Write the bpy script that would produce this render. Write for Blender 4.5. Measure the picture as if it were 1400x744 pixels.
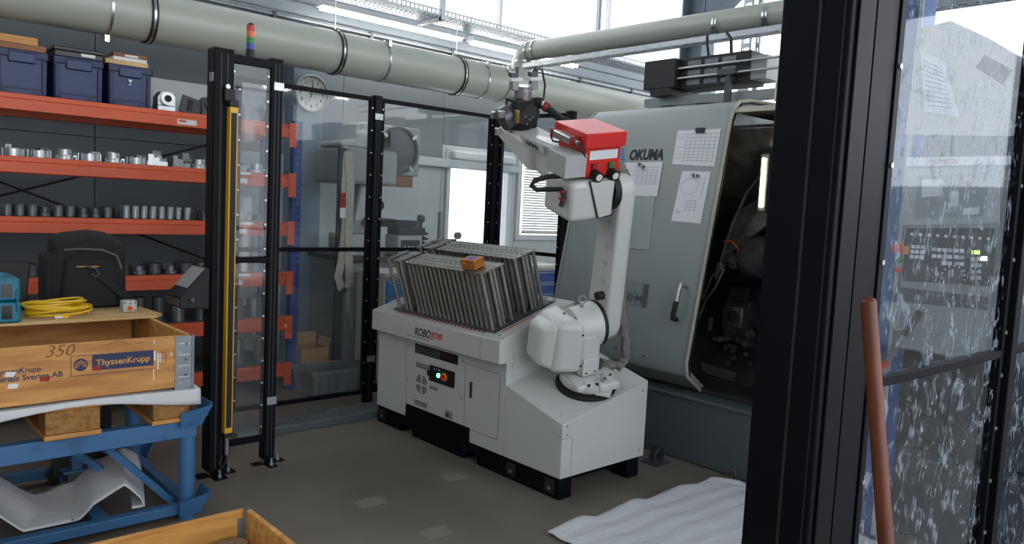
import bpy, bmesh, math, random
from math import sin, cos, pi, radians, hypot
from mathutils import Vector as V, Matrix as MX, noise as mnoise

for o in list(bpy.data.objects):
    bpy.data.objects.remove(o, do_unlink=True)
SC = bpy.context.scene
COL = SC.collection
rnd = random.Random(11)

# ------------------------------------------------------------------ camera
# world: +X runs along the rack wall, +Y towards it, Z up; eye height 1.5 m
F_PX, PITCH, ROLL, YAW, EYE = 1048.0, -0.08563, -0.04945, 0.83101, 1.5
_f = V((cos(PITCH)*cos(YAW), cos(PITCH)*sin(YAW), sin(PITCH)))
_r = V((sin(YAW), -cos(YAW), 0.0))
_d = _f.cross(_r)
CR = _r*cos(ROLL) + _d*sin(ROLL)
CD = -_r*sin(ROLL) + _d*cos(ROLL)
CPOS = V((0, 0, EYE))
cam_data = bpy.data.cameras.new('camera')
cam_data.sensor_width = 36.0
cam_data.lens = F_PX/1400*36
cam_data.clip_start = 0.05
cam = bpy.data.objects.new('camera', cam_data)
COL.objects.link(cam)
cam.matrix_world = MX(((CR.x, -CD.x, -_f.x, CPOS.x), (CR.y, -CD.y, -_f.y, CPOS.y), (CR.z, -CD.z, -_f.z, CPOS.z), (0, 0, 0, 1)))
SC.camera = cam

# ------------------------------------------------------------------ world, view
wd = bpy.data.worlds.new('overcast_sky')
SC.world = wd
wd.use_nodes = True
bg = wd.node_tree.nodes['Background']
bg.inputs[0].default_value = (0.93, 0.965, 1.0, 1)
bg.inputs[1].default_value = 1.9
SC.view_settings.view_transform = 'Standard'
SC.view_settings.look = 'None'
SC.view_settings.exposure = 0.75
SC.view_settings.gamma = 1.0
SC.view_settings.use_curve_mapping = False

def ray(u, v):
    return CR*((u-700)/F_PX) + CD*((v-372)/F_PX) + _f
def at(u, v, x=None, y=None, z=None):
    d = ray(u, v)
    if x is not None: t = (x-CPOS.x)/d.x
    elif y is not None: t = (y-CPOS.y)/d.y
    else: t = (z-CPOS.z)/d.z
    return CPOS + d*t
def onpl(u, v, p, n):
    d = ray(u, v)
    return CPOS + d*((V(p)-CPOS).dot(n)/d.dot(n))

# ------------------------------------------------------------------ materials
MATS = {}
def lin(h):
    h = h.lstrip('#')
    c = [int(h[i:i+2], 16)/255 for i in (0, 2, 4)]
    return [(x/12.92 if x <= .04045 else ((x+.055)/1.055)**2.4) for x in c]
def mat(name, col, rough=.5, metal=0., var=.12, scale=6., bump=0., bscale=40., col2=None, lo=.35, hi=.7, stretch=(1, 1, 1), emit=None, es=0., spec=.5):
    m = bpy.data.materials.new(name); m.use_nodes = True
    nt = m.node_tree; b = nt.nodes['Principled BSDF']
    c = lin(col) if isinstance(col, str) else list(col)
    b.inputs['Roughness'].default_value = rough
    b.inputs['Metallic'].default_value = metal
    b.inputs['Specular IOR Level'].default_value = spec
    tc = nt.nodes.new('ShaderNodeTexCoord')
    mp = nt.nodes.new('ShaderNodeMapping'); mp.inputs['Scale'].default_value = stretch
    nt.links.new(tc.outputs['Object'], mp.inputs[0])
    if var > 0 or col2:
        n = nt.nodes.new('ShaderNodeTexNoise'); n.inputs['Scale'].default_value = scale; n.inputs['Detail'].default_value = 5
        nt.links.new(mp.outputs[0], n.inputs['Vector'])
        r = nt.nodes.new('ShaderNodeValToRGB')
        c2 = (lin(col2) if isinstance(col2, str) else list(col2)) if col2 else [x*(1-var) for x in c]
        r.color_ramp.elements[0].position = lo; r.color_ramp.elements[1].position = hi
        r.color_ramp.elements[0].color = c2+[1]; r.color_ramp.elements[1].color = c+[1]
        nt.links.new(n.outputs['Fac'], r.inputs[0]); nt.links.new(r.outputs[0], b.inputs['Base Color'])
    else:
        b.inputs['Base Color'].default_value = c+[1]
    if bump:
        n2 = nt.nodes.new('ShaderNodeTexNoise'); n2.inputs['Scale'].default_value = bscale; n2.inputs['Detail'].default_value = 4
        nt.links.new(mp.outputs[0], n2.inputs['Vector'])
        bp = nt.nodes.new('ShaderNodeBump'); bp.inputs['Strength'].default_value = bump; bp.inputs['Distance'].default_value = .01
        nt.links.new(n2.outputs['Fac'], bp.inputs['Height']); nt.links.new(bp.outputs[0], b.inputs['Normal'])
    if emit:
        b.inputs['Emission Color'].default_value = (lin(emit) if isinstance(emit, str) else list(emit))+[1]
        b.inputs['Emission Strength'].default_value = es
    MATS[name] = m
    return m
def clear_mat(name, tint=(.95, .97, .97), refl=.09, dirt=0., dscale=(9, 9, 3), dcol=(.5, .53, .56), lo=.5, hi=.75, base=.0):
    m = bpy.data.materials.new(name); m.use_nodes = True
    nt = m.node_tree; nt.nodes.remove(nt.nodes['Principled BSDF'])
    out = nt.nodes['Material Output']
    tr = nt.nodes.new('ShaderNodeBsdfTransparent'); tr.inputs[0].default_value = (*tint, 1)
    gl = nt.nodes.new('ShaderNodeBsdfGlossy'); gl.inputs['Roughness'].default_value = .03
    fr = nt.nodes.new('ShaderNodeFresnel'); fr.inputs[0].default_value = 1.45
    mu = nt.nodes.new('ShaderNodeMath'); mu.operation = 'MULTIPLY'; mu.inputs[1].default_value = refl/.04
    mu.use_clamp = True
    nt.links.new(fr.outputs[0], mu.inputs[0])
    mx = nt.nodes.new('ShaderNodeMixShader')
    nt.links.new(mu.outputs[0], mx.inputs[0]); nt.links.new(tr.outputs[0], mx.inputs[1]); nt.links.new(gl.outputs[0], mx.inputs[2])
    last = mx
    if dirt:
        df = nt.nodes.new('ShaderNodeBsdfDiffuse'); df.inputs[0].default_value = (*dcol, 1)
        tl = nt.nodes.new('ShaderNodeBsdfTranslucent'); tl.inputs[0].default_value = (*dcol, 1)
        ad = nt.nodes.new('ShaderNodeMixShader'); ad.inputs[0].default_value = .4
        nt.links.new(df.outputs[0], ad.inputs[1]); nt.links.new(tl.outputs[0], ad.inputs[2])
        tc = nt.nodes.new('ShaderNodeTexCoord'); mp = nt.nodes.new('ShaderNodeMapping'); mp.inputs['Scale'].default_value = dscale
        nt.links.new(tc.outputs['Object'], mp.inputs[0])
        n = nt.nodes.new('ShaderNodeTexNoise'); n.inputs['Scale'].default_value = 3; n.inputs['Detail'].default_value = 6; n.inputs['Distortion'].default_value = 1.2
        nt.links.new(mp.outputs[0], n.inputs['Vector'])
        r = nt.nodes.new('ShaderNodeValToRGB')
        r.color_ramp.elements[0].position = lo; r.color_ramp.elements[1].position = hi
        r.color_ramp.elements[0].color = (base, base, base, 1); r.color_ramp.elements[1].color = (dirt, dirt, dirt, 1)
        nt.links.new(n.outputs['Fac'], r.inputs[0])
        m2 = nt.nodes.new('ShaderNodeMixShader')
        nt.links.new(r.outputs[0], m2.inputs[0]); nt.links.new(mx.outputs[0], m2.inputs[1]); nt.links.new(ad.outputs[0], m2.inputs[2])
        last = m2
    nt.links.new(last.outputs[0], out.inputs[0])
    MATS[name] = m
    return m
def emis(name, col, s):
    m = bpy.data.materials.new(name); m.use_nodes = True
    b = m.node_tree.nodes['Principled BSDF']
    b.inputs['Base Color'].default_value = (*col, 1)
    b.inputs['Emission Color'].default_value = (*col, 1); b.inputs['Emission Strength'].default_value = s
    MATS[name] = m
    return m

mat('concrete', '#7d7468', .5, 0, scale=1.1, col2='#5d554b', lo=.3, hi=.72, bump=.12, bscale=25)
mat('patch', '#7b7368', .7, scale=30, bump=.2)
mat('wall_grey', '#6d7378', .6, var=.06, scale=2)
mat('wall_white', '#b9bfc0', .6, var=.05, scale=2)
mat('siding', '#8a9298', .5, var=.05)
mat('steel_beam', '#5d6875', .5, var=.08)
mat('roof_sheet', '#9aa1a6', .5, var=.05)
mat('pilaster', '#7d8a95', .5, var=.06)
mat('galv', '#9a9fa2', .38, .75, var=.2, scale=25)
mat('tread', '#7d8386', .4, .6, var=.25, scale=30, bump=.5, bscale=90)
mat('window_frame', '#c9ccce', .45, var=.03)
clear_mat('window_glass', (.98, .99, 1.), .008)
mat('blind', '#b4b4b2', .5, var=.03)
mat('duct', '#a2a69b', .34, 0, var=.06, scale=1.5)
mat('clamp', '#b9bdbd', .25, .9, var=.1)
mat('rubber', '#121214', .6, var=.1)
mat('black_frame', (.0035, .004, .007), .45, 0, var=.1, spec=.10)
mat('black_plastic', (.014, .014, .016), .5, var=.15, spec=.3)
mat('dark_grey', '#3a3d40', .5, var=.12)
mat('yellow', '#d9a514', .35, var=.06)
mat('orange', '#cf5327', .45, var=.1, scale=5)
mat('rack_blue', '#1f3f86', .45, var=.1)
mat('deck', '#6a6e72', .5, .3, var=.15)
mat('crate_blue', '#1f2f5e', .45, var=.14, scale=12)
mat('crate_dark', '#16214a', .5, var=.12)
mat('box_dark', '#26292e', .4, var=.1)
mat('label', '#d9d9d6', .6, var=.05)
mat('ink', (.012, .012, .015), .7, var=0)
mat('red', '#cf2b25', .34, var=.05)
mat('red_dark', '#8f1d1a', .5, var=.05)
mat('green', '#1c7a3c', .4, var=.05)
mat('plate_grey', '#767d81', .45, var=.05)
mat('door_glass', '#97a09f', .25, var=.05)
emis('green_lit', (.15, 1., .45), 2.)
emis('digit_lit', (.45, 1., .15), 3.)
mat('tower_red', '#b5302a', .4, var=.05)
mat('tower_orange', '#d0662a', .4, var=.05)
mat('tower_green', '#1d7a35', .4, var=.05)
mat('tower_blue', '#27409a', .4, var=.05)
mat('alu', '#b9bcbd', .3, .85, var=.2, scale=20)
mat('steel', '#8b8e91', .3, .7, var=.3, scale=22)
mat('steel_dark', '#63666a', .38, .55, var=.3, scale=22)
mat('cast', '#55595a', .55, .2, var=.2, scale=15, bump=.2)
mat('stacker', '#a39d95', .32, .6, var=.25, scale=14)
mat('plate', '#a3a39b', .28, .8, var=.2, scale=16)
mat('cell_white', '#bfbfbb', .38, var=.03, scale=3)
mat('cell_seam', '#7e7e7b', .5, var=0)
mat('robot_white', '#c9c9c5', .28, var=.03, scale=3)
mat('robot_grey', '#b0b2b1', .35, var=.05)
mat('sleeve', '#7e7a74', .8, var=.3, scale=20, bump=.5, bscale=40)
mat('lathe_grey', '#8b918f', .36, var=.06, scale=2, bump=.0)
mat('lathe_trim', '#a7a594', .5, var=.15, scale=14)
mat('lathe_base', '#4b5357', .45, var=.12, scale=3)
mat('lathe_beige', '#c3c0b8', .42, var=.06)
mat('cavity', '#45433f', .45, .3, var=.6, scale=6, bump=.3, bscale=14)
mat('cavity_steel', '#7d7b77', .3, .6, var=.5, scale=9, bump=.2)
mat('paper', '#dcdee0', .7, var=.02)
mat('paper_ink', '#8b9096', .7, var=0)
emis('lamp_warm', (1., .9, .65), 12.)
emis('lamp_white', (1., .98, .95), 16.)
mat('wood_orange', '#cf9a55', .6, scale=3, col2='#a9713a', stretch=(1.2, 9, 9), bump=.12)
mat('wood_grey', '#a8793f', .7, scale=6, col2='#7d5525', stretch=(8, 8, 8), bump=.3)
mat('wood_light', '#d9a75c', .6, scale=3, col2='#b67c35', stretch=(1.2, 9, 9), bump=.12)
mat('plywood', '#cfae7a', .6, scale=3, col2='#b18d58', stretch=(1, 6, 6), bump=.05)
mat('wood_dark', '#8d5a33', .6, scale=4, col2='#6a3f20', stretch=(1, 9, 9))
mat('box_wood', '#c07a35', .5, scale=5, col2='#a05c22', stretch=(1, 6, 6))
mat('cart_blue', '#396691', .42, col2='#2a4f73', scale=9, lo=.25, hi=.45)
mat('foam', '#c9cacc', .75, var=.04, bump=.5, bscale=6, stretch=(1.2, 16, 3))
mat('print_navy', (.022, .028, .085), .6, var=.15, scale=40)
mat('galv_hinge', '#8f979c', .4, .6, var=.2, scale=30)
mat('teal', '#0f6b82', .42, var=.08)
mat('bag', (.008, .0085, .010), .85, var=.3, scale=30, bump=.4, bscale=160)
mat('zip', '#5c5e5e', .5, .3, var=.1)
mat('cable_yellow', '#e0b512', .4, var=.06)
mat('cardboard', '#a57d55', .7, var=.1)
mat('bin_grey', '#6b6f71', .5, var=.06)
mat('strap_white', '#b3aea2', .85, var=.2, scale=25)
mat('comp_grey', '#8d9190', .45, var=.05)
mat('comp_light', '#a9adab', .45, var=.05)
mat('comp_screen', '#4a4e50', .3, var=.1)
mat('drawer_blue', '#2c7cc0', .4, var=.05)
mat('cabinet_beige', '#bdbcb2', .5, var=.05)
mat('door_dark', '#3b3e42', .5, var=.1)
mat('clock_rim', '#a9aaa7', .35, .3, var=.05)
mat('clock_face', '#dededa', .5, var=.02)
mat('stick', '#6f351b', .45, col2='#522410', scale=4, stretch=(14, 14, 1.5), bump=.05)
mat('stick_pale', '#a8813f', .6, var=.2)
mat('blue_locker', '#24528f', .45, var=.15, scale=4)
mat('disc_brown', '#8b6b52', .45, .3, var=.2)
mat('brassy', '#a08a52', .35, .7, var=.2)
mat('screen_off', (.02, .022, .025), .15, var=0)
clear_mat('poly', (.96, .975, .98), .035, .08, (1.2, 1.2, .7), (.62, .66, .68), .45, .8, .012)
clear_mat('poly_dirty', (.90, .92, .95), .008, .42, (12, 12, 6.5), (.42, .47, .54), .56, .66, .0)

# ------------------------------------------------------------------ mesh helpers
class MB:
    def __init__(s): s.bm = bmesh.new()
    def box(s, x0, x1, y0, y1, z0, z1, m=None):
        p = [V((x, y, z)) for x in (x0, x1) for y in (y0, y1) for z in (z0, z1)]
        return s.hexa(p, m)
    def hexa(s, p, m=None):   # order: x,y,z bits
        v = [s.bm.verts.new((m @ V(q)) if m else q) for q in p]
        for f in ((0, 1, 3, 2), (4, 6, 7, 5), (0, 4, 5, 1), (2, 3, 7, 6), (0, 2, 6, 4), (1, 5, 7, 3)):
            s.bm.faces.new([v[i] for i in f])
        return s
    def cyl(s, a, b, r, n=16, r2=None, caps=True):
        a, b = V(a), V(b); r2 = r if r2 is None else r2
        d = (b-a).normalized(); u = d.orthogonal().normalized(); w = d.cross(u)
        A = [s.bm.verts.new(a+(u*cos(2*pi*i/n)+w*sin(2*pi*i/n))*r) for i in range(n)]
        B = [s.bm.verts.new(b+(u*cos(2*pi*i/n)+w*sin(2*pi*i/n))*r2) for i in range(n)]
        for i in range(n):
            s.bm.faces.new((A[i], A[(i+1) % n], B[(i+1) % n], B[i]))
        if caps:
            s.bm.faces.new(A[::-1]); s.bm.faces.new(B)
        return s
    def ring(s, a, b, r, ri, n=24):   # hollow cylinder
        a, b = V(a), V(b)
        d = (b-a).normalized(); u = d.orthogonal().normalized(); w = d.cross(u)
        R = []
        for c, rr in ((a, ri), (a, r), (b, r), (b, ri)):
            R.append([s.bm.verts.new(c+(u*cos(2*pi*i/n)+w*sin(2*pi*i/n))*rr) for i in range(n)])
        for k in range(4):
            for i in range(n):
                s.bm.faces.new((R[k][i], R[k][(i+1) % n], R[(k+1) % 4][(i+1) % n], R[(k+1) % 4][i]))
        return s
    def tube(s, pts, r, n=8, caps=True):
        pts = [V(p) for p in pts]; prev = None; rings = []
        for i, p in enumerate(pts):
            d = (pts[min(i+1, len(pts)-1)]-pts[max(i-1, 0)])
            d = d.normalized() if d.length > 1e-9 else V((0, 0, 1))
            u = (prev - d*prev.dot(d)) if prev else d.orthogonal()
            if u.length < 1e-6: u = d.orthogonal()
            u.normalize(); prev = u; w = d.cross(u)
            rr = r[i] if isinstance(r, (list, tuple)) else r
            rings.append([s.bm.verts.new(p+(u*cos(2*pi*k/n)+w*sin(2*pi*k/n))*rr) for k in range(n)])
        for A, B in zip(rings, rings[1:]):
            for k in range(n):
                s.bm.faces.new((A[k], A[(k+1) % n], B[(k+1) % n], B[k]))
        if caps:
            s.bm.faces.new(rings[0][::-1]); s.bm.faces.new(rings[-1])
        return s
    def prism(s, poly, o, e1, e2, e3):  # poly in (e1,e2), extruded by vector e3
        o, e1, e2, e3 = V(o), V(e1), V(e2), V(e3)
        A = [s.bm.verts.new(o+e1*p[0]+e2*p[1]) for p in poly]
        B = [s.bm.verts.new(o+e1*p[0]+e2*p[1]+e3) for p in poly]
        n = len(poly)
        s.bm.faces.new(A[::-1]); s.bm.faces.new(B)
        for i in range(n):
            s.bm.faces.new((A[i], A[(i+1) % n], B[(i+1) % n], B[i]))
        return s
    def lathe(s, prof, o=(0, 0, 0), ax=(0, 0, 1), n=24):  # prof: (r, h)
        o, d = V(o), V(ax).normalized(); u = d.orthogonal().normalized(); w = d.cross(u)
        R = []
        for r, h in prof:
            if r < 1e-6: R.append([s.bm.verts.new(o+d*h)])
            else: R.append([s.bm.verts.new(o+d*h+(u*cos(2*pi*i/n)+w*sin(2*pi*i/n))*r) for i in range(n)])
        for A, B in zip(R, R[1:]):
            for i in range(n):
                j = (i+1) % n
                if len(A) == 1 and len(B) == 1: continue
                if len(A) == 1: s.bm.faces.new((A[0], B[i], B[j]))
                elif len(B) == 1: s.bm.faces.new((A[i], A[j], B[0]))
                else: s.bm.faces.new((A[i], A[j], B[j], B[i]))
        return s
    def quad(s, a, b, c, d, th=None):
        p = [V(x) for x in (a, b, c, d)]
        if th is None:
            s.bm.faces.new([s.bm.verts.new(x) for x in p]); return s
        n = (p[1]-p[0]).cross(p[2]-p[0]).normalized()*th
        return s.poly3(p, n)
    def poly3(s, p, e):
        A = [s.bm.verts.new(V(x)) for x in p]; B = [s.bm.verts.new(V(x)+e) for x in p]; k = len(p)
        s.bm.faces.new(A[::-1]); s.bm.faces.new(B)
        for i in range(k): s.bm.faces.new((A[i], A[(i+1) % k], B[(i+1) % k], B[i]))
        return s
    def grid(s, fn, nu, nv, th=0.):
        g = [[s.bm.verts.new(V(fn(i/nu, j/nv))) for j in range(nv+1)] for i in range(nu+1)]
        for i in range(nu):
            for j in range(nv):
                s.bm.faces.new((g[i][j], g[i+1][j], g[i+1][j+1], g[i][j+1]))
        return s
    def xf(s, m):
        bmesh.ops.transform(s.bm, matrix=m, verts=s.bm.verts[:]); return s
    def mesh(s, name):
        bmesh.ops.recalc_face_normals(s.bm, faces=s.bm.faces[:])
        me = bpy.data.meshes.new(name); s.bm.to_mesh(me); s.bm.free(); return me
def rot(axis, a, o=(0, 0, 0)):
    o = V(o); return MX.Translation(o) @ MX.Rotation(a, 4, axis) @ MX.Translation(-o)

ROOTM = {}
def tag(o, label=None, cat=None, group=None, kind=None):
    if label: o['label'] = label
    if cat: o['category'] = cat
    if group: o['group'] = group
    if kind: o['kind'] = kind
    return o
def thing(name, label, cat, loc=(0, 0, 0), group=None, m=None):
    e = bpy.data.objects.new(name, None); COL.objects.link(e)
    e.empty_display_size = .1
    m = m if m else MX.Translation(V(loc))
    e.matrix_world = m
    ROOTM[e.name] = m
    return tag(e, label, cat, group)
def rootm(o):
    while o.parent: o = o.parent
    return ROOTM.get(o.name, MX.Identity(4))
def part(name, mb, mt, parent=None, bev=0., smooth=False, label=None, local=False, kind=None, seg=2, solid=0.):
    me = mb if isinstance(mb, bpy.types.Mesh) else mb.mesh(name)
    if parent and not local:
        me.transform(rootm(parent).inverted())
    if not me.materials: me.materials.append(MATS[mt])
    o = bpy.data.objects.new(name, me); COL.objects.link(o)
    if parent: o.parent = parent
    if smooth:
        for p in me.polygons: p.use_smooth = True
        try: me.set_sharp_from_angle(angle=radians(38))
        except Exception: pass
    if solid:
        md = o.modifiers.new('thick', 'SOLIDIFY'); md.thickness = solid; md.offset = 0
    if bev:
        md = o.modifiers.new('bevel', 'BEVEL'); md.width = bev; md.segments = seg; md.limit_method = 'ANGLE'; md.angle_limit = radians(35)
        md.harden_normals = False
        for p in me.polygons: p.use_smooth = True
        try: me.set_sharp_from_angle(angle=radians(38))
        except Exception: pass
    if label: o['label'] = label
    if kind: o['kind'] = kind
    return o
def single(name, mb, mt, label, cat, origin, group=None, kind=None, **k):
    """a thing that is one mesh, its origin at its base"""
    me = mb.mesh(name); me.transform(MX.Translation(-V(origin)))
    o = part(name, me, mt, None, **k); o.location = origin
    return tag(o, label, cat, group, kind)
def struct(name, mb, mt, parent=None, **k):
    o = part(name, mb, mt, parent, **k)
    if not parent: o['kind'] = 'structure'
    return o
def clone(root, m, label=None, group=None):
    r = root.copy(); COL.objects.link(r); r.matrix_world = m; ROOTM[r.name] = m
    if label: r['label'] = label
    if group: r['group'] = group
    for ch in list(root.children):
        c = ch.copy(); COL.objects.link(c); c.parent = r
        for g in list(ch.children):
            d = g.copy(); COL.objects.link(d); d.parent = c
    return r
def inst(o, loc=None, m=None):
    c = o.copy(); COL.objects.link(c); c.parent = o.parent
    if m is not None: c.matrix_basis = m
    elif loc is not None: c.location = loc
    return c
_txt = {}
def textmesh(s, size, ext=.0006, bold=.0, shear=0.):
    cu = bpy.data.curves.new('t', 'FONT'); cu.body = s; cu.size = size; cu.extrude = ext; cu.align_x = 'CENTER'; cu.align_y = 'CENTER'
    cu.offset = bold; cu.resolution_u = 3; cu.shear = shear
    o = bpy.data.objects.new('t', cu); COL.objects.link(o)
    dg = bpy.context.evaluated_depsgraph_get(); dg.update()
    me = bpy.data.meshes.new_from_object(o.evaluated_get(dg))
    bpy.data.objects.remove(o, do_unlink=True); bpy.data.curves.remove(cu)
    return me
TXT = {k: textmesh(*a) for k, a in dict(
    okuma=('OKUMA', .105, .001, .004, .12), star=('STAR', .09, .0008, .003), oom=('00·M', .09, .0008, .003), robo=('ROBO', .075, .0008, .0012, .15), job=('JOB', .075, .0008, .0012, .15),
    tk=('ThyssenKrupp', .052, .0005, .0008), tkb=('ThyssenKrupp', .046, .0005, .0007), tms=('Materials Sverige AB', .046, .0005, .0007), hand=('350', .07, .0005, -.0005, .3),
    sign=('NUMITOO', .035, .0004, -.0003), d188=('188', .022, .0004), arm=('YASKAWA', .05, .0005, .001)).items()}
for h in range(1, 13): TXT['h%d' % h] = textmesh(str(h), .042, .0005, .0006)
def text(key, mt, parent, o, right, up, label=None, w=None, name='lettering', h=None):
    me = TXT[key].copy(); me.materials.clear()
    r, u = V(right).normalized(), V(up).normalized(); n = r.cross(u).normalized()
    xs = [v.co.x for v in me.vertices]; ys = [v.co.y for v in me.vertices]
    sx = (w/(max(xs)-min(xs))) if w else 1
    sy = (h/(max(ys)-min(ys))) if h else sx
    cx, cy = (max(xs)+min(xs))/2, (max(ys)+min(ys))/2
    o = V(o)
    m = MX(((r.x, u.x, n.x, o.x), (r.y, u.y, n.y, o.y), (r.z, u.z, n.z, o.z), (0, 0, 0, 1))) @ MX.Diagonal((sx, sy, 1, 1)) @ MX.Translation((-cx, -cy, 0))
    me.transform(m)
    return part(name, me, mt, parent, label=label)
X, Y, Z = V((1, 0, 0)), V((0, 1, 0)), V((0, 0, 1))
# ================================================================== SETTING
WY = 6.4      # rack wall
WX = 9.6      # far wall
CZ = 6.6      # roof
struct('floor', MB().box(-5, WX, -5, WY, -.1, 0), 'concrete')
flo = bpy.data.objects['floor']
for u, v, w, d in ((507, 686, .16, .10), (620, 651, .15, .11), (596, 728, .15, .12)):
    p = at(u, v, z=0)
    o = part('floor_patch', MB().prism([(-w/2, -d/2), (w*.4, -d/2), (w/2, d*.3), (w*.1, d/2), (-w/2, d*.35)], (p.x, p.y, 0), X, Y, V((0, 0, .002))), 'patch', flo)
# rack wall, built of sheet panels around two windows and a clerestory band
W1 = (4.84, 5.74, .75, 2.06)     # x0,x1,z0,z1 plain window
W2 = (5.84, 6.95, 1.12, 2.06)    # window with blind
wl = struct('wall_left', MB().box(-3, W1[0], WY+.06, WY+.16, 0, 2.95).box(W1[0], WX, WY+.06, WY+.16, 2.07, 2.95).box(W1[0], W1[1], WY+.06, WY+.16, 0, W1[2]).box(W1[1], W2[0], WY+.06, WY+.16, 0, 2.07).box(W2[0], W2[1], WY+.06, WY+.16, 0, W2[2]).box(W2[1], WX, WY+.06, WY+.16, 0, 2.07), 'wall_grey')
def wallpan(x0, x1, z0, z1, mt, t=.05):
    part('panel', MB().box(x0+.003, x1-.003, WY, WY+.10, z0+.003, z1-.003), mt, wl)
xs = [-2, -.6, .5, 1.56, 2.6, 3.63, 4.789]
for a, b in zip(xs, xs[1:]):
    lower = 'wall_white' if a > 2.5 else 'wall_grey'
    wallpan(a, b, 0, 1.86, lower); wallpan(a, b, 1.86, 2.95, 'wall_grey')
wallpan(4.789, W1[0], 0, 2.1, 'wall_white'); wallpan(W1[0], W1[1], 0, W1[2], 'wall_white'); wallpan(W1[0], W1[1], W1[3], 2.1, 'wall_white')
wallpan(W1[1], W2[0], 0, 2.1, 'wall_white'); wallpan(W2[0], W2[1], 0, W2[2], 'wall_white'); wallpan(W2[0], W2[1], W2[3], 2.1, 'wall_white')
wallpan(W2[1], 8.2, 0, 2.1, 'wall_white'); wallpan(8.2, WX, 0, 2.1, 'wall_white')
for a, b in ((4.789, 5.95), (5.95, 7.1), (7.1, 8.3), (8.3, WX)): wallpan(a, b, 2.1, 2.95, 'wall_grey')
sd = MB().box(-2, WX, WY-.012, WY+.02, 2.96, 3.06)
for k in range(3):      # horizontal siding boards up to the clerestory sill
    part('siding_board', MB().box(-2, WX, WY-.02, WY+.06, 2.955+k*.115, 3.06+k*.115), 'siding', wl, bev=.012)
sd.bm.free()
# clerestory glazing above the siding
w3 = struct('window_3', MB().box(-2, WX, WY-.02, WY+.08, 3.31, 3.36).box(-2, WX, WY-.02, WY+.08, CZ-.1, CZ), 'window_frame')
for k in range(7):
    x = -1.5+k*1.75
    part('mullion', MB().box(x-.02, x+.02, WY, WY+.06, 3.36, CZ-.1), 'window_frame', w3)
    part('pane', MB().box(x+.02, min(x+1.73, WX), WY+.03, WY+.036, 3.36, CZ-.1), 'window_glass', w3)
def window(name, w, fr=.05, mull=()):
    x0, x1, z0, z1 = w
    m = MB().box(x0, x0+fr, WY-.03, WY+.09, z0, z1).box(x1-fr, x1, WY-.03, WY+.09, z0, z1).box(x0+fr, x1-fr, WY-.03, WY+.09, z0, z0+fr).box(x0+fr, x1-fr, WY-.03, WY+.09, z1-fr, z1)
    o = struct(name, m, 'window_frame', bev=.006)
    xs = [x0+fr]+list(mull)+[x1-fr]
    for q in mull: part('mullion', MB().box(q-.03, q+.03, WY-.03, WY+.09, z0+fr, z1-fr), 'window_frame', o, bev=.005)
    for a, b in zip(xs, xs[1:]): part('pane', MB().box(a, b, WY+.03, WY+.036, z0+fr, z1-fr), 'window_glass', o)
    return o
w1 = window('window_1', W1, .05)
part('window_sill', MB().box(W1[0]-.03, W1[1]+.03, WY-.12, WY+.0, W1[2]-.03, W1[2]), 'window_frame', w1, bev=.004)
part('roller_box', MB().box(W1[0]+.02, W1[1]-.02, WY-.11, WY-.035, W1[3]-.11, W1[3]-.02), 'window_frame', w1, bev=.02)
w2 = window('window_2', W2, .06)
bl = MB().box(W2[0]+.05, W2[1]-.05, WY-.08, WY-.035, W2[3]-.06, W2[3]-.005)
bh = part('blind_headrail', bl, 'blind', w2, bev=.004)
ns = 27
s0 = None
for k in range(ns):
    z = W2[3]-.08-k*.029
    if s0 is None:
        s0 = part('slat', MB().box(W2[0]+.06, W2[1]-.06, -.014, .014, -.001, .001).xf(MX.Rotation(radians(38), 4, 'X')), 'blind', w2, local=True)
        s0.location = (0, WY-.058, z)
    else: inst(s0, (0, WY-.058, z))
part('blind_bottom_bar', MB().box(W2[0]+.06, W2[1]-.06, WY-.07, WY-.05, W2[3]-.08-ns*.029, W2[3]-.06-ns*.029), 'blind', w2)
for q in (.25, .7): part('blind_cord', MB().box(W2[0]+q-.002, W2[0]+q+.002, WY-.076, WY-.074, W2[3]-.07-ns*.029, W2[3]-.05), 'blind', w2)
# far wall with tall glazing
wf = struct('wall_far', MB().box(WX, WX+.1, -5, WY+.16, 0, 1.9), 'wall_white')
w4 = struct('window_4', MB().box(WX, WX+.08, -5, WY, 1.9, 1.98).box(WX, WX+.08, -5, WY, CZ-.1, CZ), 'window_frame')
for k in range(6):
    y = -4.0+k*2.0
    part('mullion', MB().box(WX, WX+.07, y-.03, y+.03, 1.98, CZ-.1), 'window_frame', w4)
    part('pane', MB().box(WX+.03, WX+.036, y+.03, min(y+1.97, WY), 1.98, CZ-.1), 'window_glass', w4)
# roof of trapezoid sheet
def roof():
    mb = MB(); y = -5.0; prof = []
    while y < WY+.1:
        prof += [(y, CZ), (y+.08, CZ), (y+.11, CZ+.05), (y+.19, CZ+.05)]; y += .22
    a = [mb.bm.verts.new((-3., p[0], p[1])) for p in prof]; b = [mb.bm.verts.new((WX+.1, p[0], p[1])) for p in prof]
    for i in range(len(prof)-1): mb.bm.faces.new((a[i], b[i], b[i+1], a[i+1]))
    return mb
struct('ceiling', roof(), 'roof_sheet', solid=.01)
struct('wall_near_added', MB().box(-3.1, -3, -5, WY+.16, 0, CZ), 'wall_white')  # unseen wall, added to block light from the left; pale for bounce
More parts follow.
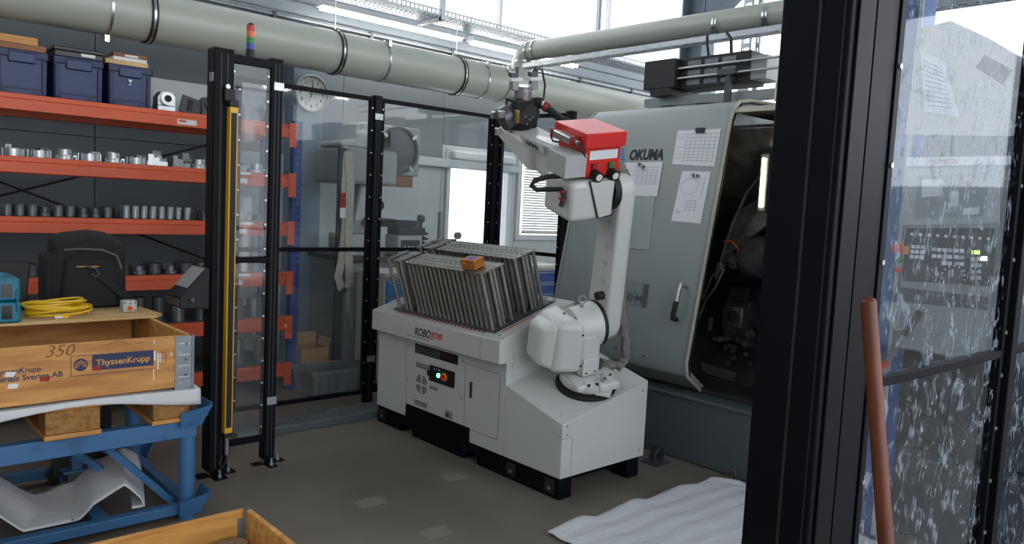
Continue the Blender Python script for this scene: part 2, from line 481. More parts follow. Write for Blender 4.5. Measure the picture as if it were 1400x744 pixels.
# steel column with haunch and rafter at the far glazing
cx, cy = 6.9, at(953, 60, x=6.9).y
HB = .12
sc = struct('trim_1', MB().box(cx-.11, cx+.11, cy-HB-.02, cy-HB, 0, CZ).box(cx-.11, cx+.11, cy+HB, cy+HB+.02, 0, CZ).box(cx-.008, cx+.008, cy-HB, cy+HB, 0, CZ), 'steel_beam')
tag(sc, 'grey steel column with haunch standing before the far glazing', None)
part('haunch', MB().prism([(-.14, .1), (-.55, .42), (-.55, .6), (-.14, .6)], (cx-.1, cy, 3.36), Y, Z, V((.2, 0, 0))), 'steel_beam', sc)
part('cantilever', MB().box(cx-.10, cx+.10, cy-1.1, cy-.14, 3.96, 4.04), 'steel_beam', sc)
part('stiffener', MB().box(cx-.11, cx+.11, cy-HB, cy+HB, 3.33, 3.35), 'steel_beam', sc)
# wall pilaster beside the rack
struct('trim_2', MB().box(3.06, 3.34, WY-.16, WY, 0, 2.95), 'pilaster', bev=.004)
# tread-plate threshold under the fence
th = struct('trim_3', MB().box(1.86, 2.96, 4.42, 4.66, 0, .045), 'lathe_base', bev=.004)
part('tread_plate', MB().box(1.86, 2.96, 4.425, 4.655, .045, .049), 'tread', th)
m0 = None
bars = MB()
for i in range(40):
    for j in range(8):
        x = 1.89+i*.0268; y = 4.44+j*.027; a = pi/4 if (i+j) % 2 else -pi/4
        bars.box(-.011, .011, -.0025, .0025, 0, .0022, MX.Translation((x, y, .049)) @ MX.Rotation(a, 4, 'Z'))
part('tread_pattern', bars, 'tread', th, kind='stuff')

# ================================================================== DUCT
DZ, DY, DR = 2.625, 5.5, .163
du = thing('ventilation_duct', 'large olive grey ventilation pipe with branch running over the rack and fence', 'duct', (4.9, DY, DZ))
part('main_pipe', MB().cyl((-.6, DY, DZ), (7.6, DY, DZ), DR, 48), 'duct', du, smooth=True)
BX, BR = 4.98, .09
def clampring(p, d, r, w, mt, nm='clamp'):
    d = V(d).normalized(); p = V(p)
    o = part(nm, MB().ring(p-d*w/2, p+d*w/2, r+.006, r-.003, 40), mt, du, smooth=True)
    return o
for u, mt in ((148, 'clamp'), (524, 'clamp'), (660, 'clamp'), (688, 'clamp')):
    x = at(u, 80 if u > 300 else 30, y=DY-.05).x
    c = clampring((x, DY, DZ), X, DR, .016, mt)
    part('clamp_lug', MB().box(x-.014, x+.014, DY-.03, DY+.0, DZ-DR-.045, DZ-DR+.0).cyl((x-.02, DY-.015, DZ-DR-.03), (x+.02, DY-.015, DZ-DR-.03), .008, 8) if u == 148 else MB().box(x-.014, x+.014, DY-DR*.75-.03, DY-DR*.75+.01, DZ+DR*.62, DZ+DR*.62+.05), 'clamp', c)
for u in (205, 461, 628):
    x = at(u, 80 if u > 300 else 30, y=DY-.05).x
    for dx in (-.014, .014): clampring((x+dx, DY, DZ), X, DR+.004, .012, 'rubber', 'seal_ring')
    c = clampring((x, DY, DZ), X, DR+.003, .02, 'clamp')
    part('hanger_rod', MB().cyl((x, DY, DZ+DR), (x, DY, CZ), .004, 6), 'clamp', c)
# branch: saddle, elbow and straight run towards -Y
BZ = 2.95
part('branch_saddle', MB().cyl((BX, DY, DZ+.06), (BX, DY-.05, DZ+DR+.09), BR+.035, 28, BR+.004), 'duct', du, smooth=True)
pts = []
for k in range(9):
    t = k/8*pi/2
    pts.append((BX, DY-.05-.11*(1-cos(t)), DZ+DR+.08+(BZ-DZ-DR-.08)*sin(t)))
pts = [(BX, DY-.05, DZ+DR+.04)]+pts
part('branch_elbow', MB().tube(pts, BR, 28), 'duct', du, smooth=True)
part('branch_pipe', MB().cyl((BX, DY-.15, BZ), (BX, -1.5, BZ-.08), BR-.003, 32), 'duct', du, smooth=True)
for y in (DY-.16, DY-.24): clampring((BX, y, BZ), Y, BR, .014, 'clamp')
clampring((BX, DY-.05, DZ+DR+.07), Z, BR+.003, .012, 'clamp')
for u in (980, 1048):
    y = at(u, 30, x=BX-.05).y
    clampring((BX, y+.01, BZ-.045), Y, BR, .018, 'clamp'); clampring((BX, y-.015, BZ-.045), Y, BR, .014, 'clamp')

# ================================================================== TRAYS, LAMPS, CONDUIT OVERHEAD
def perforated(mb, o, e1, e2, L, W, n, rows, hole=(.55, .4), th=.0015):
    """a sheet with rectangular slots, made as a lattice of strips"""
    e3 = e1.cross(e2)*th; o = V(o)
    cw = W/rows
    for r in range(rows):
        b0 = o+e2*(cw*r)
        for a, b in ((0, (1-hole[1])/2), ((1+hole[1])/2, 1)):
            mb.poly3([b0+e2*cw*a, b0+e1*L+e2*cw*a, b0+e1*L+e2*cw*b, b0+e2*cw*b], e3)
        lo, hi = (1-hole[1])/2*cw, (1+hole[1])/2*cw
        p = L/n
        for k in range(n):
            s = k*p+(r % 2)*p*.3
            mb.poly3([b0+e1*s+e2*lo, b0+e1*(s+p*(1-hole[0]))+e2*lo, b0+e1*(s+p*(1-hole[0]))+e2*hi, b0+e1*s+e2*hi], e3)
def tray(x0, x1, y0, y1, z, h, label, n):
    t = thing('cable_tray', label, 'cable tray', ((x0+x1)/2, (y0+y1)/2, z))
    mb = MB(); perforated(mb, (x0, y0, z), X, Y, x1-x0, y1-y0, n, 4); part('tray_floor', mb, 'galv', t)
    mb = MB(); perforated(mb, (x0, y0, z), X, Z, x1-x0, h, n, 1); part('side_rail', mb, 'galv', t)
    mb = MB(); perforated(mb, (x0, y1, z), X, Z, x1-x0, h, n, 1); part('side_rail', mb, 'galv', t)
    k = x0+.9
    while k < x1:
        part('hanger', MB().box(k-.02, k+.02, y0-.01, y0+.03, z-.03, CZ).box(k-.02, k+.02, y0, y1+.06, z-.03, z-.005), 'galv', t); k += 2.05
    return t
tray(1.2, 7.9, 5.62, 5.92, 3.14, .06, 'long perforated steel cable tray hung above the main pipe', 150)
t = thing('cable_tray', 'narrow steel tray rail slung beneath the branch pipe over the lathe', 'cable tray', (5.08, 3.5, 2.78))
mb = MB(); perforated(mb, (5.02, -.5, 2.79), Y, V((-1, 0, 0)), 5.9, .10, 60, 2); part('tray_floor', mb, 'galv', t)
part('side_rail', MB().box(5.02, 5.024, -.5, 5.4, 2.79, 2.83).box(4.916, 4.92, -.5, 5.4, 2.79, 2.83), 'galv', t)
for y in (.5, 2.4, 4.4): part('hanger', MB().box(4.90, 5.03, y-.012, y+.012, 2.782, 2.79), 'galv', t)
# upright ladder trays before the far glazing
for i, (u, w) in enumerate(((1018, .11), (1030, .05))):
    p = at(u, 80, x=7.6)
    t = thing('cable_ladder', ('wide slotted upright cable ladder behind the lathe roof', 'narrow slotted upright rail beside the cable ladder')[i], 'cable ladder', (7.6+i*.06, p.y, 0))
    part('stile', MB().box(7.6+i*.06, 7.63+i*.06, p.y+w/2-.015, p.y+w/2, 0, CZ).box(7.6+i*.06, 7.63+i*.06, p.y-w/2, p.y-w/2+.015, 0, CZ), 'galv', t)
    r0 = part('rung', MB().box(7.6+i*.06, 7.625+i*.06, p.y-w/2+.015, p.y+w/2-.015, 0, .045), 'galv', t)
    for k in range(1, 40): inst(r0, (0, 0, k*.12))
# two long lamps on the wall side
def lamp(x0, x1, y, z, label, grp=None):
    t = thing('fluorescent_lamp', label, 'lamp', ((x0+x1)/2, y, z), grp)
    part('housing', MB().prism([(-.07, 0), (.07, 0), (.05, .05), (-.05, .05)], (x0, y, z+.02), Y, Z, X*(x1-x0)), 'window_frame', t, bev=.004)
    part('tube', MB().cyl((x0+.03, y-.03, z+.008), (x1-.03, y-.03, z+.008), .013, 10), 'lamp_white', t, smooth=True)
    part('tube', MB().cyl((x0+.03, y+.03, z+.008), (x1-.03, y+.03, z+.008), .013, 10), 'lamp_white', t, smooth=True)
    part('suspension', MB().box(x0+.19, x0+.21, y-.01, WY-.02, z+.07, z+.085).box(x1-.21, x1-.19, y-.01, WY-.02, z+.07, z+.085) if y > 5 else MB().cyl((x0+.2, y, z+.07), (x0+.2, y, CZ), .004, 6).cyl((x1-.2, y, z+.07), (x1-.2, y, CZ), .004, 6), 'galv', t)
lamp(3.2, 4.75, 6.1, 3.09, 'long lit fluorescent lamp between tray and wall over the clock')
lamp(4.85, 6.4, 6.1, 3.09, 'lit fluorescent lamp between tray and wall above the windows')
# hall lamps on the right hand side, the ones mirrored in the clear fence panels; outside the picture
def hall_lamp(name, x, y, z, label):
    t = thing(name, label, 'lamp', (x, y, z))
    x0, x1 = x-.75, x+.75
    part('housing', MB().prism([(-.07, 0), (.07, 0), (.05, .05), (-.05, .05)], (x0, y, z+.02), Y, Z, X*(x1-x0)), 'window_frame', t, bev=.004)
    part(name.replace('_offscreen', '_tube_offscreen'), MB().cyl((x0+.03, y, z+.008), (x1-.03, y, z+.008), .018, 10), 'lamp_white', t, smooth=True)
    part('suspension', MB().cyl((x0+.2, y, z+.07), (x0+.2, y, CZ), .004, 6), 'galv', t)
    part('suspension', MB().cyl((x1-.2, y, z+.07), (x1-.2, y, CZ), .004, 6), 'galv', t)
hall_lamp('hall_lamp_offscreen', 5.75, -1.87, 3.10, 'low hung fluorescent lamp mirrored in the fence panel before the clock')
hall_lamp('aisle_lamp_offscreen', 3.4, -.6, 3.9, 'fluorescent lamp hung over the aisle beside the dirty fence panels')
hall_lamp('lathe_lamp_offscreen', 5.6, .2, 3.9, 'fluorescent lamp hung high over the far end of the lathe')
cd = thing('wall_conduit', 'thin grey conduit pipe running along the wall above the big pipe', 'conduit', (4, 6.34, 3.02))
part('pipe', MB().cyl((-1.5, 6.34, 3.02), (WX-.1, 6.34, 3.02), .016, 12), 'galv', cd, smooth=True)
for k in range(10): part('clip', MB().box(-.9+k*.95, -.87+k*.95, 6.32, 6.385, 2.985, 3.045), 'dark_grey', cd)
# wall trunking
tk = thing('wall_trunking', 'pale grey cable trunking screwed along the wall below the clock', 'trunking', (3.6, 6.36, 1.87))
part('channel', MB().box(3.35, 5.8, 6.31, 6.4, 1.86, 1.95), 'galv', tk, bev=.004)
part('cover', MB().box(3.35, 5.8, 6.303, 6.31, 1.875, 1.935), 'wall_white', tk)

# ================================================================== CLOCK
cp = at(427, 128, y=6.2)
ck = thing('wall_clock', 'round white analogue wall clock with black numerals above the fence', 'clock', cp)
CRAD = .163
part('rim', MB().lathe([(CRAD-.018, .0), (CRAD, .0), (CRAD, .035), (CRAD-.008, .045), (CRAD-.02, .04)], (cp.x, cp.y+.035, cp.z), (0, -1, 0), 40), 'clock_rim', ck, smooth=True)
fc = part('dial', MB().lathe([(0, 0), (CRAD-.012, 0), (CRAD-.012, .02), (0, .02)], (cp.x, cp.y+.035, cp.z), (0, -1, 0), 40), 'clock_face', ck, smooth=True)
part('back_case', MB().cyl((cp.x, cp.y+.03, cp.z), (cp.x, 6.24, cp.z), CRAD-.02, 24), 'clock_rim', ck)
yy = cp.y+.0148
for h in range(1, 13):
    a = pi/2-h*pi/6
    text('h%d' % h, 'ink', fc, (cp.x+.105*cos(a), yy, cp.z+.105*sin(a)), X, Z, name='numeral')
for k in range(12):
    a = k*pi/6
    part('tick', MB().box(.131, .142, -.001, .0005, -.002, .002, MX.Translation((cp.x, yy, cp.z)) @ MX.Rotation(-a, 4, 'Y')), 'ink', fc)
def hand(ang, L, w, nm):
    part(nm, MB().box(-.03, L, -.003, -.001, -w, w, MX.Translation((cp.x, yy-.002, cp.z)) @ MX.Rotation(-ang, 4, 'Y')), 'ink', ck)
hand(radians(90-7), .085, .004, 'hour_hand'); hand(radians(2), .125, .003, 'minute_hand'); hand(radians(250), .12, .001, 'second_hand')

# ================================================================== PALLET RACK
RX0, RX1, RY0, RY1 = .765, 2.70, 5.48, 6.08
LEV = [2.03, 1.655, 1.29, .91, .565, .20]
rk = thing('pallet_rack', 'orange and blue heavy shelving rack along the wall loaded with steel parts', 'shelving rack', ((RX0+RX1)/2, (RY0+RY1)/2, 0))
def upright(x, y):
    m = MB().box(x, x+.07, y, y+.004, 0, 2.06).box(x, x+.004, y+.004, y+.06, 0, 2.06).box(x+.066, x+.07, y+.004, y+.06, 0, 2.06)
    o = part('upright', m, 'rack_blue', rk)
    h = MB()
    for k in range(40):
        h.box(x+.014, x+.026, y-.001, y+.001, .05+k*.05, .075+k*.05).box(x+.044, x+.056, y-.001, y+.001, .05+k*.05, .075+k*.05)
    part('slots', h, 'ink', o, kind='stuff')
    part('foot_plate', MB().box(x-.02, x+.09, y-.02, y+.09, 0, .006), 'rack_blue', o)
for x in (RX0-.07, RX1):
    upright(x, RY0); upright(x, RY1-.06)
for i, z in enumerate(LEV):
    for y, s in ((RY0-.012, 1), (RY1-.04, 0)):
        b = part('beam', MB().prism([(0, -.10), (.05, -.10), (.05, 0), (.016, 0), (.016, -.03), (0, -.034)] if s else [(0, -.1), (.05, -.1), (.05, 0), (0, 0)], (RX0, y, z), Y, Z, X*(RX1-RX0)), 'orange', rk, bev=.003)
        if s:
            for x in (RX0-.012, RX1-.045):
                part('beam_connector', MB().box(x, x+.06, y-.008, y, z-.17, z+.012), 'orange', b, bev=.003)
    part('deck', MB().box(RX0, RX1, RY0+.01, RY1-.02, z-.022, z-.002), 'deck', rk)
for lx, z, w in ((.55, 2.03, .16), (.74, 1.655, .17), (.74, 1.29, .20), (.73, .91, .20)):
    x = RX0+(RX1-RX0)*lx
    if z != 2.03: part('paper_label', MB().box(x, x+w, RY0-.002, RY0+.004, z-.022, z-.004), 'label', rk)
    part('paper_label', MB().box(x+.01, x+.14, RY0-.0145, RY0-.012, z-.085, z-.05), 'label', rk)
    part('label_print', MB().box(x+.02, x+.07, RY0-.0155, RY0-.0145, z-.07, z-.055), 'red', rk)
for k in range(3):
    part('brace', MB().tube([(RX0, RY1+.01, 2.3-k*.75), (RX1, RY1+.01, 1.55-k*.75)] if k % 2 else [(RX1, RY1+.01, 2.0-k*.7), (RX0, RY1+.01, 1.35-k*.7)], .008, 6), 'rubber', rk)

# ---- euro crates on the top shelf
def crate(x0, x1, label):
    z0, h, y0, y1 = 2.031, .26, 5.50, 5.92
    cx, cy = (x0+x1)/2, (y0+y1)/2
    c = thing('stacking_crate', label, 'crate', (cx, cy, z0), 'blue crates on the top shelf')
    w = (x1-x0)/2; d = (y1-y0)/2
    def fr(s, z, t=0): return [(-w*s+t, -d*s+t, z), (w*s-t, -d*s+t, z), (w*s-t, d*s-t, z), (-w*s+t, d*s-t, z)]
    mb = MB(); R = []
    for q in (fr(.93, 0), fr(.95, h), fr(.90, h), fr(.88, .01)):
        R.append([mb.bm.verts.new((cx+a, cy+b, z0+e)) for a, b, e in q])
    for k in range(3):
        for i in range(4): mb.bm.faces.new((R[k][i], R[k][(i+1) % 4], R[k+1][(i+1) % 4], R[k+1][i]))
    mb.bm.faces.new(R[0][::-1]); mb.bm.faces.new(R[3])
    b = part('body', mb, 'crate_blue', c, bev=.004)
    part('rim', MB().box(cx-w, cx+w, cy-d, cy-d*.93, z0+h-.045, z0+h).box(cx-w, cx+w, cy+d*.93, cy+d, z0+h-.045, z0+h).box(cx-w, cx-w*.92, cy-d, cy+d, z0+h-.045, z0+h).box(cx+w*.92, cx+w, cy-d, cy+d, z0+h-.045, z0+h), 'crate_dark', c, bev=.004)
    part('handle_panel', MB().box(cx-w*.5, cx+w*.5, cy-d-.006, cy-d*.93, z0+h-.075, z0+h-.012), 'crate_blue', c, bev=.006)
    for s in (-1, 1):
        part('corner_rib', MB().box(cx+s*w*.82-.012, cx+s*w*.82+.012, cy-d*.99, cy-d*.9, z0+.01, z0+h-.05), 'crate_dark', c, bev=.003)
        part('foot_clip', MB().box(cx+s*w*.55-.02, cx+s*w*.55+.02, cy-d*.97, cy-d*.9, z0, z0+.022), 'crate_dark', c)
    part('lower_rib', MB().box(cx-w*.78, cx+w*.78, cy-d*.965, cy-d*.9, z0+.03, z0+.042), 'crate_dark', c)
    return c
c1 = crate(.80, 1.085, 'blue stacking crate under the two brown timber offcuts')
c2 = crate(1.105, 1.395, 'blue stacking crate under the black lidded tray')
c3 = crate(1.415, 1.69, 'blue stacking crate with small white emblem under two flat boxes')
part('emblem', MB().prism([(-.014, .012), (.014, .012), (0, -.01)], (1.55, 5.4995, 2.19), X, Z, Y*.004).box(1.542, 1.558, 5.4995, 5.5035, 2.168, 2.174), 'label', c3)
zt = 2.031+.26
single('timber_offcut', MB().box(.78, 1.07, 5.5, 5.72, zt, zt+.038), 'wood_dark', 'lower brown timber offcut lying on the first blue crate', 'timber', (.92, 5.6, zt), bev=.003)
single('timber_offcut', MB().box(.78, 1.03, 5.52, 5.70, zt+.038, zt+.085, ), 'wood_orange', 'upper rough sawn timber offcut on top of another offcut', 'timber', (.92, 5.6, zt+.038), bev=.003)
tb = thing('flat_tray', 'black flat lidded tray with white label on the middle crate', 'tray', (1.25, 5.65, zt))
part('base', MB().box(1.115, 1.385, 5.5, 5.85, zt, zt+.035), 'box_dark', tb, bev=.004); part('lid', MB().box(1.108, 1.392, 5.494, 5.856, zt+.035, zt+.06), 'box_dark', tb, bev=.006)
part('label_strip', MB().box(1.26, 1.34, 5.4925, 5.4945, zt+.012, zt+.03), 'label', tb)
single('flat_box', MB().box(1.40, 1.66, 5.5, 5.76, zt, zt+.03), 'plywood', 'pale thin wooden board lying on the crate with the emblem', 'board', (1.53, 5.6, zt), bev=.002)
fb = thing('flat_box', 'flat brown box with white edge label on the pale board', 'box', (1.55, 5.6, zt+.03))
part('base', MB().box(1.45, 1.655, 5.51, 5.75, zt+.03, zt+.052), 'label', fb, bev=.002); part('lid', MB().box(1.45, 1.655, 5.51, 5.75, zt+.052, zt+.078), 'wood_dark', fb, bev=.002)
part('label_strip', MB().box(1.52, 1.60, 5.5085, 5.5105, zt+.057, zt+.07), 'label', fb)

# ---- parts on the shelves
def placed(proto, x, y, z, rz=0., sc=1.):
    return MX.Translation((x, y, z)) @ MX.Rotation(rz, 4, 'Z') @ MX.Diagonal((sc, sc, sc, 1))
def sm(o):
    for p in o.data.polygons: p.use_smooth = True
    o.data.set_sharp_from_angle(angle=radians(38)); return o
def proto_single(name, mb, mt, label, cat, group, bev=0.):
    o = part(name, mb, mt, None, bev=bev); sm(o); tag(o, label, cat, group); o['_p'] = 1; return o
def scatter(name, mkers, z, x0, x1, label, cat, group, ymin=5.54, rows=1, gap=.01, zs=None):
    """lay items out along a shelf, each its own object"""
    x = x0; i = 0
    pr = {}
    while x < x1:
        k = rnd.randrange(len(mkers)); fn, mt, w = mkers[k][:3]; lab = mkers[k][3] if len(mkers[k]) > 3 else label
        if x+w > x1: break
        for r in range(rows):
            if k not in pr:
                o = part(name, fn(), mt, None); sm(o); pr[k] = o
            else:
                o = pr[k].copy(); COL.objects.link(o)
            o.location = (x+w/2, ymin+r*(w+.02)+rnd.uniform(0, .02)+w/2, z); o.rotation_euler.z = rnd.uniform(-.3, .3)
            tag(o, lab, cat, group)
        x += w+gap+rnd.uniform(0, gap); i += 1
def f_jaw():      # stepped soft jaw
    m = MB()
    m.box(-.055, .055, -.045, .045, 0, .022).box(-.05, .01, -.04, .04, .022, .042).box(-.05, -.02, -.035, .035, .042, .058)
    for k in range(4): m.box(-.05+k*.026, -.036+k*.026, -.055, -.045, 0, .02)
    return m.xf(MX.Diagonal((1.15, 1.1, 1.35, 1)))
def f_flange():
    m = MB().lathe([(.02, 0), (.06, 0), (.066, .0), (.066, .02), (.046, .024), (.046, .065), (.02, .065), (.02, 0)], n=20)
    for k in range(5): m.box(-.012, .012, -.068, -.05, 0, .03, MX.Rotation(k*2*pi/5, 4, 'Z'))
    return m
def f_ringcut():
    m = MB().lathe([(.045, 0), (.062, 0), (.062, .045), (.045, .045), (.045, 0)], n=20)
    for k in range(8): m.box(-.006, .006, -.066, -.06, 0, .05, MX.Rotation(k*pi/4, 4, 'Z'))
    return m
def f_block():
    return MB().box(-.04, .04, -.04, .04, 0, .03).box(-.03, .03, -.03, .03, .03, .07)
def f_sleeve(r, h, ri=.6):
    return lambda: MB().lathe([(r*ri, 0), (r, 0), (r, h), (r*.93, h+.003), (r*ri, h), (r*ri, 0)], n=18)
def f_step(r, h):
    return lambda: MB().lathe([(r*.4, 0), (r, 0), (r, h*.35), (r*.72, h*.4), (r*.72, h), (r*.4, h), (r*.4, 0)], n=18)
def f_collet():
    m = MB().lathe([(.012, 0), (.02, 0), (.022, .03), (.028, .045), (.028, .06), (.012, .06), (.012, 0)], n=14); return m
grp2 = 'bright jaws and flanges on the second shelf'
scatter('chuck_jaw', [(f_jaw, 'alu', .135, 'bright aluminium stepped chuck jaw lying on the second shelf'), (f_ringcut, 'alu', .13, 'bright notched aluminium ring lying on the second shelf'), (f_flange, 'alu', .145, 'bright aluminium flange hub with lugs on the second shelf')], 1.656, .85, 2.62, 'bright aluminium chuck jaw or slotted ring lying on the second shelf', 'chuck jaw', grp2, gap=.004)
scatter('chuck_jaw', [(f_jaw, 'steel', .12, 'dull steel chuck jaw behind the bright jaws on the second shelf'), (f_block, 'steel', .1, 'dull stepped steel block behind the bright jaws on the second shelf')], 1.656, .9, 2.6, 'steel stepped block standing behind the bright jaws on the second shelf', 'steel block', 'steel blocks at the back of the second shelf', ymin=5.72, gap=.03)
for i, (x, s) in enumerate(((1.85, 1.), (2.06, .8))):
    o = part('jaw_block', f_block(), 'comp_light', None, bev=.003); o.location = (x, 5.95, 1.656); o.scale = (s, s, 1.7)
    tag(o, 'grey stepped block standing tall among the jaws, %s' % ('near the shelf middle' if i == 0 else 'close to the black frame'), 'steel block')
scatter('steel_sleeve', [(f_sleeve(.03, .07), 'steel_dark', .062, 'narrow dark steel sleeve beside the tall sleeves on the third shelf'), (f_sleeve(.036, .06, .75), 'steel', .075, 'wide thin-walled grey steel ring on the third shelf'), (f_step(.034, .06), 'steel_dark', .07, 'dark stepped steel hub beside the tall sleeves on the third shelf')], 1.291, .84, 1.5, 'short dark steel sleeve in front on the third shelf', 'steel sleeve', 'short sleeves on the third shelf', rows=2, gap=.004)
scatter('steel_sleeve', [(f_sleeve(.028, .085), 'steel', .056)], 1.291, 1.52, 2.02, 'tall bright steel sleeve standing upright on the third shelf', 'steel sleeve', 'tall sleeves on the third shelf', rows=3, gap=.001)
scatter('steel_sleeve', [(f_sleeve(.027, .08), 'steel', .056, 'plain grey steel bush on the third shelf near the black frame'), (f_step(.034, .05), 'steel_dark', .07, 'dark stepped bush on the third shelf near the black frame')], 1.291, 2.04, 2.66, 'stepped steel bush on the third shelf near the black frame', 'steel bush', 'bushes on the third shelf', rows=2, gap=.003)
scatter('collet', [(f_collet, 'steel', .06)], 1.291, 1.3, 2.6, 'small steel collet at the back of the third shelf', 'collet', 'collets on the third shelf', ymin=5.8, gap=.01)
scatter('steel_sleeve', [(f_sleeve(.034, .10), 'steel', .072, 'upright grey steel sleeve on the fourth shelf'), (f_step(.045, .055), 'steel', .092, 'low stepped steel hub on the fourth shelf'), (f_sleeve(.045, .07, .8), 'steel_dark', .094, 'wide dark thin-walled ring on the fourth shelf')], .911, .85, 2.64, 'steel sleeve or stepped hub standing on the fourth shelf', 'steel sleeve', 'sleeves and hubs on the fourth shelf', rows=2, gap=.008)
scatter('steel_sleeve', [(f_sleeve(.05, .14), 'steel', .105, 'thick grey steel tube section standing on the fifth shelf'), (f_sleeve(.04, .18), 'steel_dark', .09, 'tall dark steel tube section standing on the fifth shelf')], .566, 1.6, 2.64, 'large steel tube section standing on the fifth shelf', 'steel tube', 'tube sections on the fifth shelf', gap=.03)
scatter('steel_sleeve', [(f_sleeve(.05, .2), 'steel', .105)], .201, 2.1, 2.64, 'tall steel tube section standing on the bottom shelf', 'steel tube', 'tube sections on the bottom shelf', gap=.05)
for i, (x, z, L) in enumerate(((2.42, .566, .42), (2.62, .566, .40), (2.55, .911, .30), (2.6, .201, .34))):
    single('steel_bar', MB().cyl((x, 5.85, z+.008), (x+(-.06 if i % 2 else .03), 5.9, z+L*.8), .012, 10), 'steel',
           ('thin steel bar leaning on the fifth shelf, tilted right', 'thin steel bar leaning on the fifth shelf, tilted left', 'short steel bar standing on the fourth shelf near the blue upright', 'steel bar leaning on the bottom shelf near the blue upright')[i], 'steel bar', (x, 5.85, z))
# castings at the right end of the top shelf
def casting(x, label, dark, rz=0):
    c = thing('cast_bearing', label, 'casting', (x, 5.6, 2.031))
    mt = 'cast' if dark else 'alu'
    part('block', MB().box(x-.062, x+.062, 5.56, 5.68, 2.031, 2.071).prism([(-.062, 0), (.062, 0), (.062, .06), (.035, .10), (-.035, .10), (-.062, .06)], (x, 5.56, 2.065), X, Z, Y*.1), mt, c, bev=.006)
    part('boss', MB().ring((x, 5.5605, 2.115), (x, 5.535, 2.115), .045, .024, 24), mt, c, smooth=True)
    part('bore', MB().cyl((x, 5.56, 2.115), (x, 5.551, 2.115), .0235, 20), 'ink', c)
    return c
casting(1.80, 'bright cast bearing block with round bore beside the blue crates', 0)
casting(2.10, 'dark cast bearing block with round bore close to the black frame', 1)
casting(2.60, 'dark bearing casting on the top shelf end beside the blue upright', 1)
br = thing('bracket_plate', 'dark slotted bracket plate leaning between two bearing blocks', 'bracket', (1.95, 5.6, 2.031))
part('plate', MB().box(1.885, 2.03, 5.58, 5.60, 2.031, 2.15, rot('Y', .25, (1.95, 5.6, 2.031))), 'dark_grey', br, bev=.004)
part('slot', MB().box(1.93, 1.965, 5.574, 5.606, 2.055, 2.13, rot('Y', .25, (1.95, 5.6, 2.031))), 'ink', br)
single('sheet_panel', MB().prism([(0, 0), (.62, 0), (.62, .26), (.05, .26)], (1.73, 5.9, 2.031), X, Z, Y*.012), 'comp_light', 'pale grey sheet panel standing at the back of the top shelf', 'panel', (1.98, 5.9, 2.031))
# ================================================================== LIGHT-CURTAIN GATE FRAME
FT = 2.215
lc = thing('safety_gate_frame', 'black gate frame with yellow light curtain and signal tower by the cart', 'gate frame', (1.62, 3.96, 0))
LX, LY = 1.545, 3.965
def post(name, x, y, w, par, z0=.09, z1=FT):
    o = part(name, MB().box(x-w/2, x+w/2, y-w/2, y+w/2, z0, z1), 'black_frame', par, bev=.004)
    for s in (-1, 1):   # profile grooves
        part('groove', MB().box(x+s*w*.16-.004, x+s*w*.16+.004, y-w/2-.0015, y-w/2+.001, z0+.02, z1-.02), 'rubber', o)
        part('groove', MB().box(x-w/2-.0015, x-w/2+.001, y+s*w*.16-.004, y+s*w*.16+.004, z0+.02, z1-.02), 'rubber', o)
    part('end_cap', MB().box(x-w/2, x+w/2, y-w/2, y+w/2, z1, z1+.006), 'black_plastic', o)
    return o
def foot(x, y, w, par, s=1):
    f = part('foot_bracket', MB().box(x-w/2, x+w/2, y-w/2-.005, y-w/2, .0, .16).box(x-w/2, x+w/2, y-w/2-.07, y-w/2, 0, .006).box(x+w/2, x+w/2+.005, y-w/2, y+w/2, 0, .16).box(x+w/2, x+w/2+.07, y-w/2, y+w/2, 0, .006).box(x-w/2-.06, x-w/2, y-w/2, y+w/2, 0, .006), 'black_frame', par)
    part('anchor_bolt', MB().cyl((x, y-w/2-.04, .006), (x, y-w/2-.04, .045), .007, 8).cyl((x, y-w/2-.04, .006), (x, y-w/2-.04, .018), .013, 6), 'alu', f)
    part('anchor_bolt', MB().cyl((x+w/2+.04, y, .006), (x+w/2+.04, y, .045), .007, 8).cyl((x+w/2+.04, y, .006), (x+w/2+.04, y, .018), .013, 6), 'alu', f)
post('main_post', LX, LY, .10, lc, .03); foot(LX, LY, .07, lc)
RXp, RYp = 1.845, 3.985
post('slim_post', RXp, RYp, .065, lc, .03); foot(RXp, RYp, .05, lc)
part('top_rail', MB().box(LX+.05, RXp-.0325, LY-.02, LY+.02, FT-.05, FT-.01), 'black_frame', lc)
part('bottom_rail', MB().box(LX+.05, RXp-.0325, LY-.015, LY+.015, .14, .17), 'black_frame', lc)
part('middle_rail', MB().box(LX+.05, RXp-.0325, LY-.012, LY+.012, 1.13, 1.16), 'black_frame', lc)
for z0, z1 in ((.18, 1.125), (1.165, FT-.055)):
    pn = part('clear_pane', MB().box(LX+.06, RXp-.04, LY-.003, LY+.003, z0, z1), 'poly', lc)
    for s in (LX+.068, RXp-.048):
        for k in range(8):
            z = z0+.04+k*(z1-z0-.08)/7
            part('screw', MB().cyl((s, LY-.003, z), (s, LY-.008, z), .006, 8), 'alu', pn)
for z in (FT-.14, .36):
    part('clamp_bracket', MB().box(RXp-.02, RXp+.036, RYp-.037, RYp-.0325, z-.022, z+.022).box(RXp+.0325, RXp+.037, RYp-.037, RYp+.02, z-.022, z+.022), 'alu', lc, bev=.002)
    part('clamp_bracket', MB().box(LX-.054, LX-.05, LY-.035, LY+.01, z-.022, z+.022), 'alu', lc)
